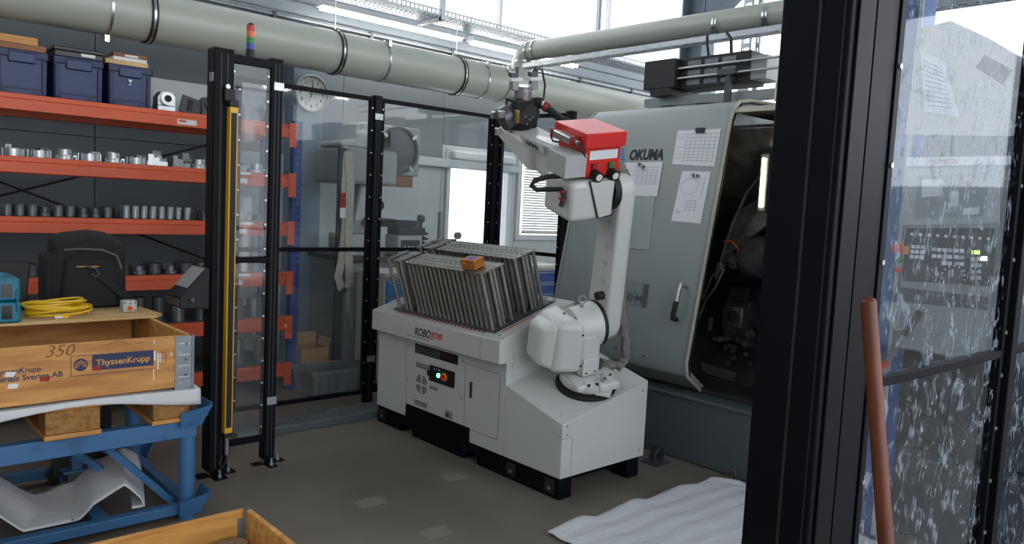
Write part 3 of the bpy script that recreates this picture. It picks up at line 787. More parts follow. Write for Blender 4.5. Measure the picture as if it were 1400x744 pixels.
# yellow light curtain on the front of the main post
yc = part('light_curtain', MB().box(LX+.015, LX+.057, LY-.092, LY-.05, .24, 1.93), 'yellow', lc, bev=.003)
part('lens_strip', MB().box(LX+.021, LX+.050, LY-.0935, LY-.0915, .27, 1.90), 'black_plastic', yc)
for za, zb_ in ((1.93, 1.965), (.215, .24)): part('end_cap', MB().box(LX+.013, LX+.059, LY-.094, LY-.05, za, zb_), 'black_plastic', yc, bev=.003)
part('cable_plug', MB().cyl((LX+.036, LY-.07, .215), (LX+.036, LY-.07, .12), .012, 10).cyl((LX+.036, LY-.07, .17), (LX+.036, LY-.07, .145), .015, 10), 'alu', yc, smooth=True)
part('cable', MB().tube([(LX+.036, LY-.07, .12), (LX+.03, LY-.075, .08), (LX+.01, LY-.07, .05), (LX-.0, LY-.06, .08), (LX+.02, LY-.05, .11)], .006, 8), 'rubber', yc, smooth=True)
part('mount_knob', MB().cyl((LX+.01, LY-.05, 2.03), (LX+.01, LY-.075, 2.03), .012, 10), 'alu', lc)
part('mount_arm', MB().box(LX-.005, LX+.05, LY-.075, LY-.05, 1.955, 2.02), 'black_plastic', lc, bev=.004)
# signal tower
tx, ty = 1.70, 3.97
st = part('signal_tower', MB().cyl((tx, ty, FT-.01), (tx, ty, FT+.03), .022, 16), 'black_plastic', lc, smooth=True)
for k, c in enumerate(('tower_blue', 'tower_green', 'tower_orange', 'tower_red')):
    part('signal_lens', MB().cyl((tx, ty, FT+.03+k*.031), (tx, ty, FT+.061+k*.031), .021, 16), c, st, smooth=True)
part('tower_cap', MB().cyl((tx, ty, FT+.154), (tx, ty, FT+.165), .019, 16, .012), 'black_plastic', st, smooth=True)
# operator terminal hung on the main post
hm = thing('operator_terminal', 'black operator terminal with tilted grey screen hung on the gate frame', 'terminal', (1.42, 3.99, .88))
part('housing', MB().prism([(0, 0), (.15, -.01), (.15, .20), (.135, .205), (0, .055)], (1.345, 3.93, .905), X, Z, Y*.2), 'black_plastic', hm, bev=.006)
sl = V((.135, 0, .15)); sn = V((-.15, 0, .135)).normalized()
q0 = V((1.345, 3.945, .96))+sn*.002
part('screen', MB().poly3([q0+sl*.30, q0+sl*.30+Y*.17, q0+sl*.95+Y*.17, q0+sl*.95], sn*.003), 'comp_grey', hm)
part('front_edge', MB().box(1.337, 1.345, 3.935, 4.125, .915, .95), 'dark_grey', hm, bev=.003)
part('support_arm', MB().box(1.47, 1.495, 4.0, 4.05, .90, .98), 'black_frame', hm)
part('joystick', MB().cyl((1.40, 3.93, .945), (1.40, 3.905, .95), .01, 10), 'dark_grey', hm)

# ================================================================== BACK FENCE
FY = 4.70
def fpost(x, y, label):
    t = thing('fence_post', label, 'fence post', (x, y, 0))
    post('profile', x, y, .06, t, .006)
    part('foot_plate', MB().box(x-.05, x+.05, y-.05, y+.05, 0, .006), 'black_frame', t)
    for z in (FT-.14, .36):
        part('clamp_bracket', MB().box(x-.03, x+.036, y-.036, y-.0305, z-.022, z+.022).box(x+.0305, x+.036, y-.036, y-.0185, z-.022, z+.022), 'alu', t, bev=.002)
    return t
fpost(2.93, FY, 'black fence post standing at the left end of the robot table')
fpost(4.03, FY, 'black corner fence post standing before the bright window')
fpost(4.16, 3.99, 'black fence post standing behind the robot beside the lathe')
def fence(p0, p1, label, mt='poly', zb=.12, zt=FT-.02, zm=1.145, r=.028, frame=None):
    p0, p1 = V((*p0, 0)), V((*p1, 0)); d = (p1-p0).normalized(); n = V((-d.y, d.x, 0)); L = (p1-p0).length
    m = MX(((d.x, n.x, 0, p0.x), (d.y, n.y, 0, p0.y), (0, 0, 1, 0), (0, 0, 0, 1)))
    t = thing('safety_fence', label, 'fence panel', m=m)
    for nm, z in (('top_rail', zt), ('middle_rail', zm), ('bottom_rail', zb)):
        part(nm, MB().box(r, L-r, -r*.6, r*.6, z-r/2, z+r/2), 'black_frame', t, local=True, bev=.002)
    for x in (0, L-r): part('stile', MB().box(x, x+r, -r*.6, r*.6, zb-r/2, zt+r/2), 'black_frame', t, local=True, bev=.002)
    for a, b in ((zb+r/2, zm-r/2), (zm+r/2, zt-r/2)):
        pn = part('clear_pane', MB().box(r*.7, L-r*.7, -.003, .003, a-.004, b+.004), mt, t, local=True)
        s0 = None
        for x in (r*.5, L-r*.5):
            for k in range(7):
                z = a+.05+k*(b-a-.1)/6
                if s0 is None:
                    s0 = part('screw', MB().cyl((0, -r*.6, 0), (0, -r*.6-.004, 0), .006, 8), 'alu', pn, local=True); s0.location = (x, 0, z)
                else: inst(s0, (x, 0, z))
    return t
fence((1.93, FY), (2.90, FY), 'clear black framed fence panel in front of rack end and clock')
fence((2.96, FY), (4.0, FY), 'clear black framed fence panel behind the robot table before the window')
fence((4.06, 4.66), (4.155, 4.025), 'clear black framed fence panel running from corner post towards the lathe')

# ================================================================== BEHIND THE FENCE
# optical comparator
oc = thing('profile_projector', 'tall grey optical measuring projector with round screen behind the fence', 'measuring machine', (3.55, 5.85, 0))
part('base_cabinet', MB().box(3.22, 3.74, 5.55, 6.15, .02, .98), 'comp_grey', oc, bev=.012)
part('plinth', MB().box(3.25, 3.71, 5.58, 6.12, 0, .02), 'dark_grey', oc)
part('side_trim', MB().box(3.70, 3.742, 5.546, 5.555, .05, .95), 'comp_light', oc)
part('worktop', MB().box(3.18, 4.02, 5.50, 6.15, .98, 1.02), 'dark_grey', oc, bev=.006)
part('support_leg', MB().box(3.96, 4.0, 5.52, 5.56, 0, .98).box(3.96, 4.0, 6.08, 6.12, 0, .98), 'comp_grey', oc)
part('lamp_housing', MB().box(3.27, 3.55, 5.6, 5.95, 1.02, 1.2), 'comp_light', oc, bev=.01)
for k in range(4): part('knob', MB().cyl((3.30+k*.06, 5.6, 1.07), (3.30+k*.06, 5.585, 1.07), .014, 12), 'dark_grey', oc)
part('column', MB().prism([(0, 0), (.26, 0), (.20, .5), (.1, .5)], (3.36, 5.72, 1.2), X, Z, Y*.3), 'comp_light', oc, bev=.02)
part('focus_wheel', MB().cyl((3.6, 5.72, 1.45), (3.6, 5.67, 1.45), .045, 20).cyl((3.6, 5.67, 1.45), (3.6, 5.65, 1.45), .02, 12), 'black_plastic', oc, smooth=True)
part('stage', MB().box(3.45, 3.72, 5.6, 5.85, 1.27, 1.31).box(3.47, 3.70, 5.58, 5.83, 1.31, 1.34), 'black_plastic', oc, bev=.004)
part('head', MB().box(3.20, 3.74, 5.62, 6.1, 1.62, 1.92), 'comp_grey', oc, bev=.03)
part('hood', MB().prism([(0, 0), (.5, 0), (.5, .22), (.2, .22), (.14, .06), (0, .05)], (3.20, 5.66, 1.92), X, Z, Y*.36), 'comp_light', oc, bev=.02)
part('screen_frame', MB().box(3.76, 4.0, 5.68, 5.78, 1.72, 2.14).box(3.5, 3.76, 5.68, 5.78, 1.72, 2.14), 'comp_grey', oc, bev=.01)
scn = part('round_screen', MB().lathe([(0, 0), (.185, 0), (.185, .02), (0, .02)], (3.76, 5.68, 1.93), (0, -1, 0), 36), 'comp_screen', oc, smooth=True)
part('screen_ring', MB().ring((3.76, 5.68, 1.93), (3.76, 5.645, 1.93), .205, .183, 36), 'dark_grey', scn, smooth=True)
for a in (40, -50, 140, -140): part('clip', MB().box(.17, .225, -.012, 0, -.012, .012, MX.Translation((3.76, 5.645, 1.93)) @ MX.Rotation(radians(-a), 4, 'Y')), 'alu', scn)
part('support_bracket', MB().box(3.62, 3.95, 5.7, 5.8, 1.62, 1.72), 'wood_dark', oc)
cu = thing('counter_unit', 'white digital counter unit standing on the projector worktop', 'counter', (3.84, 5.66, 1.02))
part('case', MB().box(3.73, 3.98, 5.56, 5.78, 1.021, 1.20), 'comp_light', cu, bev=.012)
part('display', MB().box(3.755, 3.955, 5.555, 5.561, 1.07, 1.16), 'black_plastic', cu)
for k in range(4): part('knob', MB().cyl((3.79+k*.045, 5.555, 1.095), (3.79+k*.045, 5.546, 1.095), .013, 12), 'label', cu)
ks = thing('measuring_stage', 'black stepped measuring stage with wheel on top of the counter unit', 'stage', (3.86, 5.66, 1.20))
part('body', MB().box(3.745, 4.02, 5.57, 5.77, 1.201, 1.27).box(3.73, 3.95, 5.59, 5.75, 1.27, 1.33), 'black_plastic', ks, bev=.008)
part('wheel', MB().cyl((3.98, 5.62, 1.35), (4.02, 5.62, 1.35), .035, 20), 'dark_grey', ks, smooth=True)
part('wheel_post', MB().box(3.985, 4.005, 5.60, 5.64, 1.27, 1.34), 'dark_grey', ks)
for k in range(5): part('rack_tooth', MB().prism([(0, 0), (.055, .008), (.055, .02), (0, .04)], (4.02, 5.6, 1.02+k*.045), X, Z, Y*.06), 'black_plastic', ks)
# lifting straps hung on a hook at the projector
def strap(pts, w, nm, label, mt, hook):
    t = thing(nm, label, 'lifting strap', pts[0])
    mb = MB()
    for a, b in zip(pts, pts[1:]):
        a, b = V(a), V(b); d = V((w/2, 0, 0))
        mb.poly3([a-d, b-d, b+d, a+d], V((0, .006, 0)))
    part('webbing', mb, mt, t)
    return t
s1 = strap([(3.165, 5.485, 1.86), (3.15, 5.48, 1.6), (3.165, 5.48, 1.3), (3.14, 5.48, 1.0), (3.11, 5.48, .86), (3.16, 5.48, .74), (3.215, 5.48, .80), (3.20, 5.47, 1.05), (3.19, 5.47, 1.35), (3.195, 5.475, 1.6), (3.165, 5.475, 1.87)], .07, 'lifting_strap', 'grimy white looped lifting strap hanging by the projector', 'strap_white', 0)
part('label_red', MB().box(3.10, 3.15, 5.462, 5.468, 1.42, 1.54), 'red_dark', s1); part('label_white', MB().box(3.10, 3.15, 5.462, 5.468, 1.34, 1.42), 'label', s1)
s2 = strap([(3.19, 5.45, .78), (3.20, 5.45, .62), (3.23, 5.45, .45), (3.26, 5.45, .32)], .03, 'lifting_strap', 'thin grey strap end dangling down into the grey bin', 'comp_grey', 0)
hk = thing('strap_rail', 'dark upright hook rail that carries the white straps', 'hook rail', (3.16, 5.52, 0))
part('rail', MB().box(3.10, 3.16, 5.495, 5.53, 0, 1.9), 'door_dark', hk, bev=.004)
part('hook', MB().tube([(3.165, 5.54, 1.88), (3.165, 5.49, 1.89), (3.165, 5.465, 1.885), (3.165, 5.46, 1.90)], .006, 8).box(3.12, 3.18, 5.535, 5.545, 1.86, 1.90), 'steel', hk, smooth=True)
single('wire_hook', MB().tube([(3.10, 6.234, 1.78), (3.13, 6.22, 1.65), (3.16, 6.22, 1.58), (3.19, 6.22, 1.59), (3.19, 6.22, 1.63)], .004, 6), 'steel_dark', 'bent wire hook hanging on the blue grey wall pilaster', 'hook', (3.10, 6.232, 1.58), smooth=True)
# grey bin and cardboard box
bn = thing('plastic_bin', 'grey rectangular plastic bin on the floor behind the fence', 'bin', (2.98, 5.32, 0))
x0, x1, y0, y1, h = 2.72, 3.24, 5.12, 5.44, .19
mb = MB(); R = []
for q in ((x0+.015, x1-.015, y0+.015, y1-.015, 0), (x0, x1, y0, y1, h), (x0+.012, x1-.012, y0+.012, y1-.012, h), (x0+.027, x1-.027, y0+.027, y1-.027, .008)):
    R.append([mb.bm.verts.new(p) for p in ((q[0], q[2], q[4]), (q[1], q[2], q[4]), (q[1], q[3], q[4]), (q[0], q[3], q[4]))])
for k in range(3):
    for i in range(4): mb.bm.faces.new((R[k][i], R[k][(i+1) % 4], R[k+1][(i+1) % 4], R[k+1][i]))
mb.bm.faces.new(R[0][::-1]); mb.bm.faces.new(R[3])
part('shell', mb, 'bin_grey', bn, bev=.004)
part('rim', MB().box(x0-.012, x1+.012, y0-.012, y0+.004, h-.03, h+.002).box(x0-.012, x1+.012, y1-.004, y1+.012, h-.03, h+.002).box(x0-.012, x0+.004, y0, y1, h-.03, h+.002).box(x1-.004, x1+.012, y0, y1, h-.03, h+.002), 'bin_grey', bn, bev=.003)
for k in range(6): part('rib', MB().box(x0+.06+k*.08, x0+.066+k*.08, y0-.004, y0+.012, .02, h-.03), 'bin_grey', bn)
cb = thing('cardboard_box', 'open brown cardboard box standing behind the grey bin', 'cardboard box', (2.9, 5.60, 0))
part('walls', MB().box(2.80, 3.04, 5.47, 5.476, 0, .30).box(2.80, 3.04, 5.68, 5.686, 0, .30).box(2.80, 2.806, 5.476, 5.68, 0, .30).box(3.034, 3.04, 5.476, 5.68, 0, .30).box(2.806, 3.034, 5.476, 5.68, 0, .006), 'cardboard', cb)
part('flap', MB().quad((2.80, 5.686, .30), (3.04, 5.686, .30), (3.07, 5.76, .38), (2.78, 5.76, .39), .004), 'cardboard', cb)
part('flap', MB().quad((3.04, 5.48, .30), (3.04, 5.68, .30), (3.07, 5.67, .36), (3.07, 5.49, .36), .004), 'cardboard', cb)
# blue drawer cabinets
def drawers(name, x0, x1, y0, y1, h, n, label, top, mt='drawer_blue', frame='cabinet_beige'):
    t = thing(name, label, 'drawer cabinet', ((x0+x1)/2, (y0+y1)/2, 0))
    part('carcass', MB().box(x0, x1, y0+.02, y1, .05, h), frame, t, bev=.004)
    part('plinth', MB().box(x0+.02, x1-.02, y0+.05, y1, 0, .05), 'dark_grey', t)
    part('worktop', MB().box(x0-.02, x1+.02, y0-.02, y1, h, h+.035), top, t, bev=.004)
    dh = (h-.08)/n
    for k in range(n):
        z = .065+k*dh
        d = part('drawer', MB().box(x0+.02, x1-.02, y0, y0+.025, z, z+dh-.012), mt, t, bev=.004)
        part('handle', MB().box(x0+.03, x1-.03, y0-.014, y0, z+dh-.035, z+dh-.022), 'alu', d)
        part('label_holder', MB().box((x0+x1)/2-.08, (x0+x1)/2-.02, y0-.003, y0, z+dh*.35, z+dh*.35+.02), 'label', d)
    return t
drawers('drawer_cabinet', 3.26, 4.05, 5.02, 5.44, .90, 6, 'blue drawer cabinet with beige frame just behind the fence', 'cabinet_beige')
drawers('drawer_cabinet', 5.2, 5.95, 5.75, 6.2, .86, 6, 'pale drawer cabinet with small dark blue drawers beneath the window', 'cabinet_beige', 'rack_blue', 'wall_white')
vs = thing('vice_stand', 'small steel clamp stand with round dial on the blue drawer cabinet', 'clamp stand', (4.0, 5.3, .935))
part('base', MB().box(3.93, 4.07, 5.22, 5.36, .936, .96), 'steel_dark', vs, bev=.003)
part('column', MB().cyl((3.97, 5.3, .96), (3.97, 5.3, 1.42), .017, 14), 'steel', vs, smooth=True)
part('arm', MB().box(3.96, 4.15, 5.285, 5.315, 1.16, 1.19), 'steel', vs, bev=.003)
part('dial', MB().cyl((4.16, 5.3, 1.22), (4.16, 5.27, 1.22), .032, 20), 'comp_grey', vs, smooth=True)
part('clamp_knob', MB().cyl((3.945, 5.3, 1.15), (3.92, 5.3, 1.15), .02, 12), 'black_plastic', vs, smooth=True)
# ================================================================== BLUE CART WITH PALLET BOX
ct = thing('steel_stillage', 'blue tubular steel stacking cart carrying the wooden pallet box', 'steel cart', (.6, 3.85, 0))
YF, YB, XL, XR = 3.47, 4.33, -.55, 1.27
def rail(nm, *b): return part(nm, MB().box(*b), 'cart_blue', ct, bev=.004)
rail('top_rail', XL, XR, YF, YF+.05, .385, .465); rail('top_rail', XL, XR, YB-.05, YB, .385, .465)
rail('end_rail', XR-.05, XR, YF+.05, YB-.05, .385, .465); rail('end_rail', XL, XL+.05, YF+.05, YB-.05, .385, .465)
rail('lower_rail', XL, XR, YF, YF+.05, .03, .075); rail('lower_rail', XL, XR, YB-.05, YB, .03, .075)
rail('lower_end_rail', XR-.05, XR, YF+.05, YB-.05, .03, .075); rail('lower_end_rail', XL, XL+.05, YF+.05, YB-.05, .03, .075)
for x in (XL+.04, XR-.035):
    for y in (YF+.025, YB-.025):
        lg = part('leg', MB().cyl((x, y, .0), (x, y, .39), .036, 18), 'cart_blue', ct, smooth=True)
        s = 1 if x > 0 else -1
        for z in (.44, .03):
            part('corner_cup', MB().poly3([(x+s*.045, y-.045, z), (x+s*.045, y+.06, z), (x+s*.085, y+.06, z+.10), (x+s*.085, y-.06, z+.10)], V((s*.006, 0, 0))).poly3([(x-s*.045, y-.045 if y < 3.9 else y+.045, z), (x+s*.045, y-.045 if y < 3.9 else y+.045, z), (x+s*.085, y-.075 if y < 3.9 else y+.075, z+.095), (x-s*.05, y-.06 if y < 3.9 else y+.06, z+.07)], V((0, -.006 if y < 3.9 else .006, 0))), 'cart_blue', lg)
for a, b in (((.90, YF+.09, .39), (1.19, YF+.09, .07)), ((.74, YB-.10, .39), (1.19, YB-.10, .07)), ((.76, YF+.30, .39), (.95, YF+.30, .2))):
    part('brace', MB().tube([a, b], .02, 4), 'cart_blue', ct)
rail('cross_member', .28, .36, YF+.05, YB-.05, .39, .46); rail('cross_member', .86, .92, YF+.05, YB-.05, .04, .07)
for y in (3.92, 4.2):
    w = part('castor', MB().cyl((.88, y-.02, .07), (.88, y+.02, .07), .066, 20), 'rubber', ct, smooth=True)
    part('fork', MB().box(.84, .92, y-.03, y-.024, .07, .16).box(.84, .92, y+.024, y+.03, .07, .16).box(.84, .92, y-.03, y+.03, .16, .17), 'dark_grey', w)
    part('castor_plate', MB().box(.82, .94, y-.04, y+.04, .17, .18).box(.86, .90, y-.02, y+.02, .18, .39), 'cart_blue', w)
# pallet under the box
pl = thing('wooden_pallet', 'worn wooden pallet on blocks resting on the blue cart', 'pallet', (.6, 3.85, .466))
PX0, PX1 = .03, 1.235
for x0, x1 in ((.03, .18), (.66, .87), (1.07, 1.232)):
    part('skid_board', MB().box(x0, x1, YF-.02, YF+.80, .466, .486), 'wood_orange', pl, bev=.003)
    for y in (YF-.02, YF+.33, YF+.66):
        part('block', MB().box(x0+.004, x1-.004, y+.002, y+.13, .486, .585), 'wood_grey', pl, bev=.006)
for k in range(6): part('deck_board', MB().box(PX0, PX1, YF-.02+k*.135, YF+.095+k*.135, .585, .605), 'wood_orange', pl, bev=.003)
# foam layer
def foamf(u, v):
    x = -.02+u*1.29; y = YF-.045+v*.84
    z = .615+.0025*sin(x*9)+.002*sin(y*11)
    if v < .12: z -= (.12-v)/.12*(.045+.028*sin(x*5.2+.8)); y = YF-.035+ (v-.12)*.05+.0
    return (x, y, z)
single('foam_sheet', MB().grid(foamf, 50, 26), 'foam', 'white foam sheet between pallet and printed wooden box, edge hanging', 'foam sheet', (.6, 3.86, .6), smooth=True, solid=.006)
# pallet collar box
bx = thing('pallet_collar', 'orange wooden pallet collar with dark blue company print on the cart', 'wooden box', (.6, 3.85, .625))
B0, B1, C0, C1, D0, D1 = .03, 1.237, YF-.02, YF+.78, .626, .858
fb = part('front_board', MB().box(B0, B1-.03, C0, C0+.022, D0, D1), 'wood_orange', bx, bev=.003)
part('back_board', MB().box(B0, B1-.03, C1-.022, C1, D0, D1), 'wood_orange', bx, bev=.003)
part('end_board', MB().box(B1-.022, B1, C0+.03, C1-.03, D0, D1), 'wood_orange', bx, bev=.003)
part('end_board', MB().box(B0, B0+.022, C0+.024, C1-.024, D0, D1), 'wood_orange', bx, bev=.003)
part('bottom_board', MB().box(B0+.024, B1-.024, C0+.024, C1-.024, D0, D0+.012), 'wood_dark', bx)
for y, s in ((C0, -1), (C1, 1)):
    hg = part('hinge', MB().box(B1-.075, B1+.003, y-.004 if s < 0 else y, y if s < 0 else y+.004, D0-.02, D1-.002).box(B1, B1+.004, y-.004 if s < 0 else y-.06, y+.06 if s < 0 else y+.004, D0-.02, D1-.002), 'galv_hinge', bx)
    if s < 0:
        part('hinge_pin', MB().cyl((B1+.002, y-.002, D0-.03), (B1+.002, y-.002, D1), .007, 10), 'galv_hinge', hg, smooth=True)
        for k in range(6): part('rivet', MB().cyl((B1-.058+.03*(k % 2), y-.004, D0+.02+k*.035), (B1-.058+.03*(k % 2), y-.009, D0+.02+k*.035), .006, 8), 'steel_dark' if k % 2 else 'alu', hg)
        for k in range(4): part('hinge_slot', MB().box(B1-.06, B1-.012, y-.005, y-.004, D0+.045+k*.05, D0+.048+k*.05), 'label', hg)
# printing on the front: everything placed from the photograph onto the board plane
fy = C0-.0008
def bp(u, v): return at(u, v, y=fy)
part('print_bar', MB().poly3([bp(126, 486), bp(126, 507), bp(210, 499.5), bp(210, 479)], V((0, -.0008, 0))), 'print_navy', fb, label='dark blue printed bar')
def line(p, q, w=.0022):
    p, q = V(p), V(q); d = (q-p).normalized(); n = V((-d.z, 0, d.x))*w/2
    return [p-n, q-n, q+n, p+n]
fm = MB()
cr = [bp(97, 487.5), bp(97, 515), bp(210, 504), bp(210, 479)]
for i in (0, 1, 3): fm.poly3(line(cr[i], cr[(i+1) % 4]), V((0, -.0006, 0)))
part('print_frame', fm, 'print_navy', fb)
lo = bp(110.5, 499)
em = part('print_emblem', MB().cyl((lo.x, fy, lo.z), (lo.x, fy-.0008, lo.z), .026, 28), 'print_navy', fb, label='round dark blue printed emblem')
e2 = MB()
for r in (.0205, .0135, .007):
    for k in range(10):
        a0, a1 = radians(-30+k*24), radians(-30+(k+1)*24)
        if r > .015 and 60 < (-30+k*24) < 90: continue
        e2.poly3(line((lo.x+r*cos(a0), fy-.0008, lo.z-.004+r*sin(a0)*.9), (lo.x+r*cos(a1), fy-.0008, lo.z-.004+r*sin(a1)*.9), .002), V((0, -.0005, 0)))
e2.poly3(line((lo.x-.02, fy-.0008, lo.z-.008), (lo.x, fy-.0008, lo.z+.018), .0025), V((0, -.0005, 0))).poly3(line((lo.x+.02, fy-.0008, lo.z-.008), (lo.x, fy-.0008, lo.z+.018), .0025), V((0, -.0005, 0)))
part('emblem_lines', e2, 'wood_light', em)
dr = (bp(205, 490)-bp(131, 497)).normalized()
UPB = V((-dr.z, 0, dr.x))
text('tk', 'wood_light', fb, (bp(131, 497.5)+bp(205, 490.5))/2-Y*.0012, dr, UPB, w=(bp(205, 490)-bp(131, 497)).length)
text('tkb', 'print_navy', fb, (bp(-14, 512.5)+bp(56, 504))/2, dr, UPB, w=(bp(56, 504)-bp(-14, 512)).length)
text('tms', 'print_navy', fb, (bp(-22, 523)+bp(86, 512))/2, dr, UPB, w=(bp(86, 512)-bp(-22, 523)).length)
text('hand', 'wood_dark', fb, bp(83, 479.5), dr, UPB, w=.105, label='handwritten number')
part('scrawl', MB().poly3(line(bp(146, 472), bp(158, 466), .003), V((0, -.0006, 0))).poly3(line(bp(158, 466), bp(176, 470), .003), V((0, -.0006, 0))).poly3(line(bp(185, 470), bp(195, 468), .003), V((0, -.0006, 0))), 'wood_dark', fb)
sp = MB()
for u, v0, v1, w in ((211, 466, 471, .004), (211.5, 480, 493, .009), (216, 482, 505, .006), (210, 505, 520, .004), (234, 482, 487, .005), (219, 483, 495, .005)):
    sp.poly3(line(bp(u, v0), bp(u, v1), w), V((0, -.0007, 0)))
part('paint_marks', sp, 'label', fb, label='white paint marks')
part('print_box', MB().poly3(line(bp(213, 482), bp(227, 481)), V((0, -.0006, 0))).poly3(line(bp(227, 481), bp(227, 497)), V((0, -.0006, 0))).poly3(line(bp(227, 497), bp(215, 498)), V((0, -.0006, 0))), 'wood_dark', fb)
for u, v, mt in ((18, 528, 'label'), (62, 518, 'red_dark'), (133, 503.5, 'red_dark'), (14, 512, 'label')):
    p = bp(u, v); part('sticker_scrap', MB().prism([(-.02, -.008), (.012, -.011), (.02, .008), (-.015, .011)], (p.x, fy, p.z), X, Z, Y*-.0009), mt, fb)
# plywood sheet across the back
PZ = D1+.001
ply = single('plywood_board', MB().prism([(0, 0), (1.30, 0), (1.34, .05), (1.30, .54), (0, .56)], (-.05, C0+.52, PZ), X, Y, Z*.014), 'plywood', 'pale plywood board laid across the back of the printed box', 'board', (.6, 4.2, PZ), bev=.002)
PT = PZ+.0145
# coil of yellow cable
p = V((.845, 4.135, PT))
cpts = []
for k in range(9*28+1):
    a = k/28*2*pi; r = 1+.10*sin(k*.043+1)+.05*sin(k*.31)
    j = k/28
    cpts.append((p.x+.128*r*cos(a)+.008*sin(j*2.1), p.y+.085*r*sin(a)+.006*cos(j*1.7), PT+.007+.03*(.5-.5*cos(j*1.9))*(.6+.4*sin(a*1.0+j))+.0052*j))
yc = thing('cable_coil', 'coiled yellow cable lying on the plywood board', 'cable', (p.x, p.y, PT))
part('cable', MB().tube(cpts, .0052, 6), 'cable_yellow', yc, smooth=True)
part('plug', MB().box(p.x-.03, p.x+.005, p.y-.105, p.y-.09, PT, PT+.012), 'label', yc, bev=.002)
part('plug_boot', MB().box(p.x+.005, p.x+.03, p.y-.104, p.y-.091, PT, PT+.011), 'cable_yellow', yc, bev=.002)
# push-button box
p = at(178, 427, z=PT)
pb = thing('button_box', 'small grey box with red and yellow push button on the plywood', 'switch box', (p.x, p.y+.03, PT))
part('case', MB().box(p.x-.033, p.x+.033, p.y, p.y+.06, PT, PT+.058), 'comp_light', pb, bev=.004)
part('button_collar', MB().cyl((p.x-.002, p.y, PT+.02), (p.x-.002, p.y-.006, PT+.02), .014, 16), 'yellow', pb, smooth=True)
part('button', MB().cyl((p.x-.002, p.y-.006, PT+.02), (p.x-.002, p.y-.014, PT+.02), .010, 16), 'red', pb, smooth=True)
for dx, dz in ((-.024, .048), (.024, .048), (.0, .045), (.024, .01)): part('screw', MB().cyl((p.x+dx, p.y, PT+dz), (p.x+dx, p.y-.002, PT+dz), .004, 8), 'ink', pb)
part('side_gland', MB().cyl((p.x+.033, p.y+.03, PT+.03), (p.x+.045, p.y+.03, PT+.03), .012, 12), 'black_plastic', pb)
# black laptop bag, standing on the board
bg_ = thing('laptop_bag', 'black fabric laptop bag with zips and strap standing on the plywood', 'bag', (1.02, 4.33, PT))
bb = MB()
bx0, bx1, by0, by1, bh = .865, 1.205, 4.32, 4.49, .365
def bagf(th, j):
    return None
prof = [(0, .0), (.02, .96), (.16, 1.02), (.5, 1.06), (.84, 1.0), (1.0, .86), (1.0, 0)]
rows = []
for yy_, sx, sh in ((by0, .92, .93), (by0+.03, 1., 1.), ((by0+by1)/2, 1.02, 1.03), (by1-.02, 1., .98), (by1, .94, .9)):
    rows.append([bb.bm.verts.new(((bx0+bx1)/2+(q[0]-.5)*(bx1-bx0)*sx*(1+.04*(1-q[1])), yy_, PT+q[1]*bh*sh)) for q in prof])
for A, B in zip(rows, rows[1:]):
    for i in range(len(prof)): bb.bm.faces.new((A[i], A[(i+1) % len(prof)], B[(i+1) % len(prof)], B[i]))
bb.bm.faces.new(rows[0]); bb.bm.faces.new(rows[-1][::-1])
bo = part('body', bb, 'bag', bg_, bev=.02, seg=3)
fr = part('front_pocket', MB().prism([(0, 0), (.27, 0), (.28, .2), (.23, .25), (.03, .25)], (.89, by0-.025, PT+.005), X, Z, Y*.04), 'bag', bg_, bev=.015)
part('side_pocket', MB().prism([(0, .02), (.10, .05), (.11, .2), (.0, .24)], (bx0-.03, by0+.0, PT), V((.3, 0, 0)), V((0, 0, 1.15)), Y*.16).box(bx0-.035, bx0+.03, by0+.005, by0+.16, PT+.03, PT+.28), 'bag', bg_, bev=.02)
part('zipper', MB().tube([(bx0+.05, by0-.003, PT+.30), (bx0+.12, by0-.007, PT+.305), (bx0+.22, by0-.007, PT+.30), (bx0+.29, by0-.004, PT+.27), (bx0+.315, by0, PT+.2)], .006, 6), 'zip', bg_, smooth=True)
part('zipper', MB().tube([(bx0+.16, by0+.03, PT+.352), (bx0+.24, by0+.03, PT+.355), (bx0+.29, by0+.02, PT+.30), (bx0+.30, by0+.004, PT+.235)], .005, 6), 'zip', bg_, smooth=True)
part('handle', MB().tube([(bx0+.06, by0+.08, PT+.35), (bx0+.08, by0+.08, PT+.375), (bx0+.17, by0+.08, PT+.385), (bx0+.25, by0+.08, PT+.375), (bx0+.27, by0+.08, PT+.345)], .013, 8), 'bag', bg_, smooth=True)
part('strap', MB().poly3([(bx0+.16, by0-.028, PT+.19), (bx0+.19, by0-.028, PT+.2), (bx0+.36, by0-.05, PT+.045), (bx0+.33, by0-.05, PT+.03)], V((0, -.006, 0))).poly3([(bx0+.33, by0-.05, PT+.03), (bx0+.36, by0-.05, PT+.045), (bx0+.345, by0-.05, PT+.005), (bx0+.30, by0-.05, PT+.004)], V((0, -.006, 0))), 'bag', bg_)
part('hook_clip', MB().tube([(bx0+.14, by0-.035, PT+.22), (bx0+.18, by0-.04, PT+.21), (bx0+.20, by0-.04, PT+.18), (bx0+.18, by0-.04, PT+.165), (bx0+.165, by0-.035, PT+.18)], .005, 6), 'steel_dark', bg_, smooth=True)
part('reflective_strip', MB().box(bx0+.10, bx0+.20, by0-.0285, by0-.0255, PT+.215, PT+.219), 'yellow', bg_)
part('tag', MB().poly3([(bx0+.10, by0-.03, PT+.06), (bx0+.13, by0-.03, PT+.065), (bx0+.125, by0-.035, PT+.005), (bx0+.09, by0-.035, PT+.003)], V((0, -.003, 0))), 'zip', bg_)
# black monitor-like case behind the teal tool case
single('flat_case', MB().prism([(0, 0), (.34, 0), (.36, .24), (0, .25)], (.42, 4.36, PT), X, Z, Y*.05), 'black_plastic', 'flat matt black case standing behind the teal tool case', 'case', (.6, 4.38, PT), bev=.008)
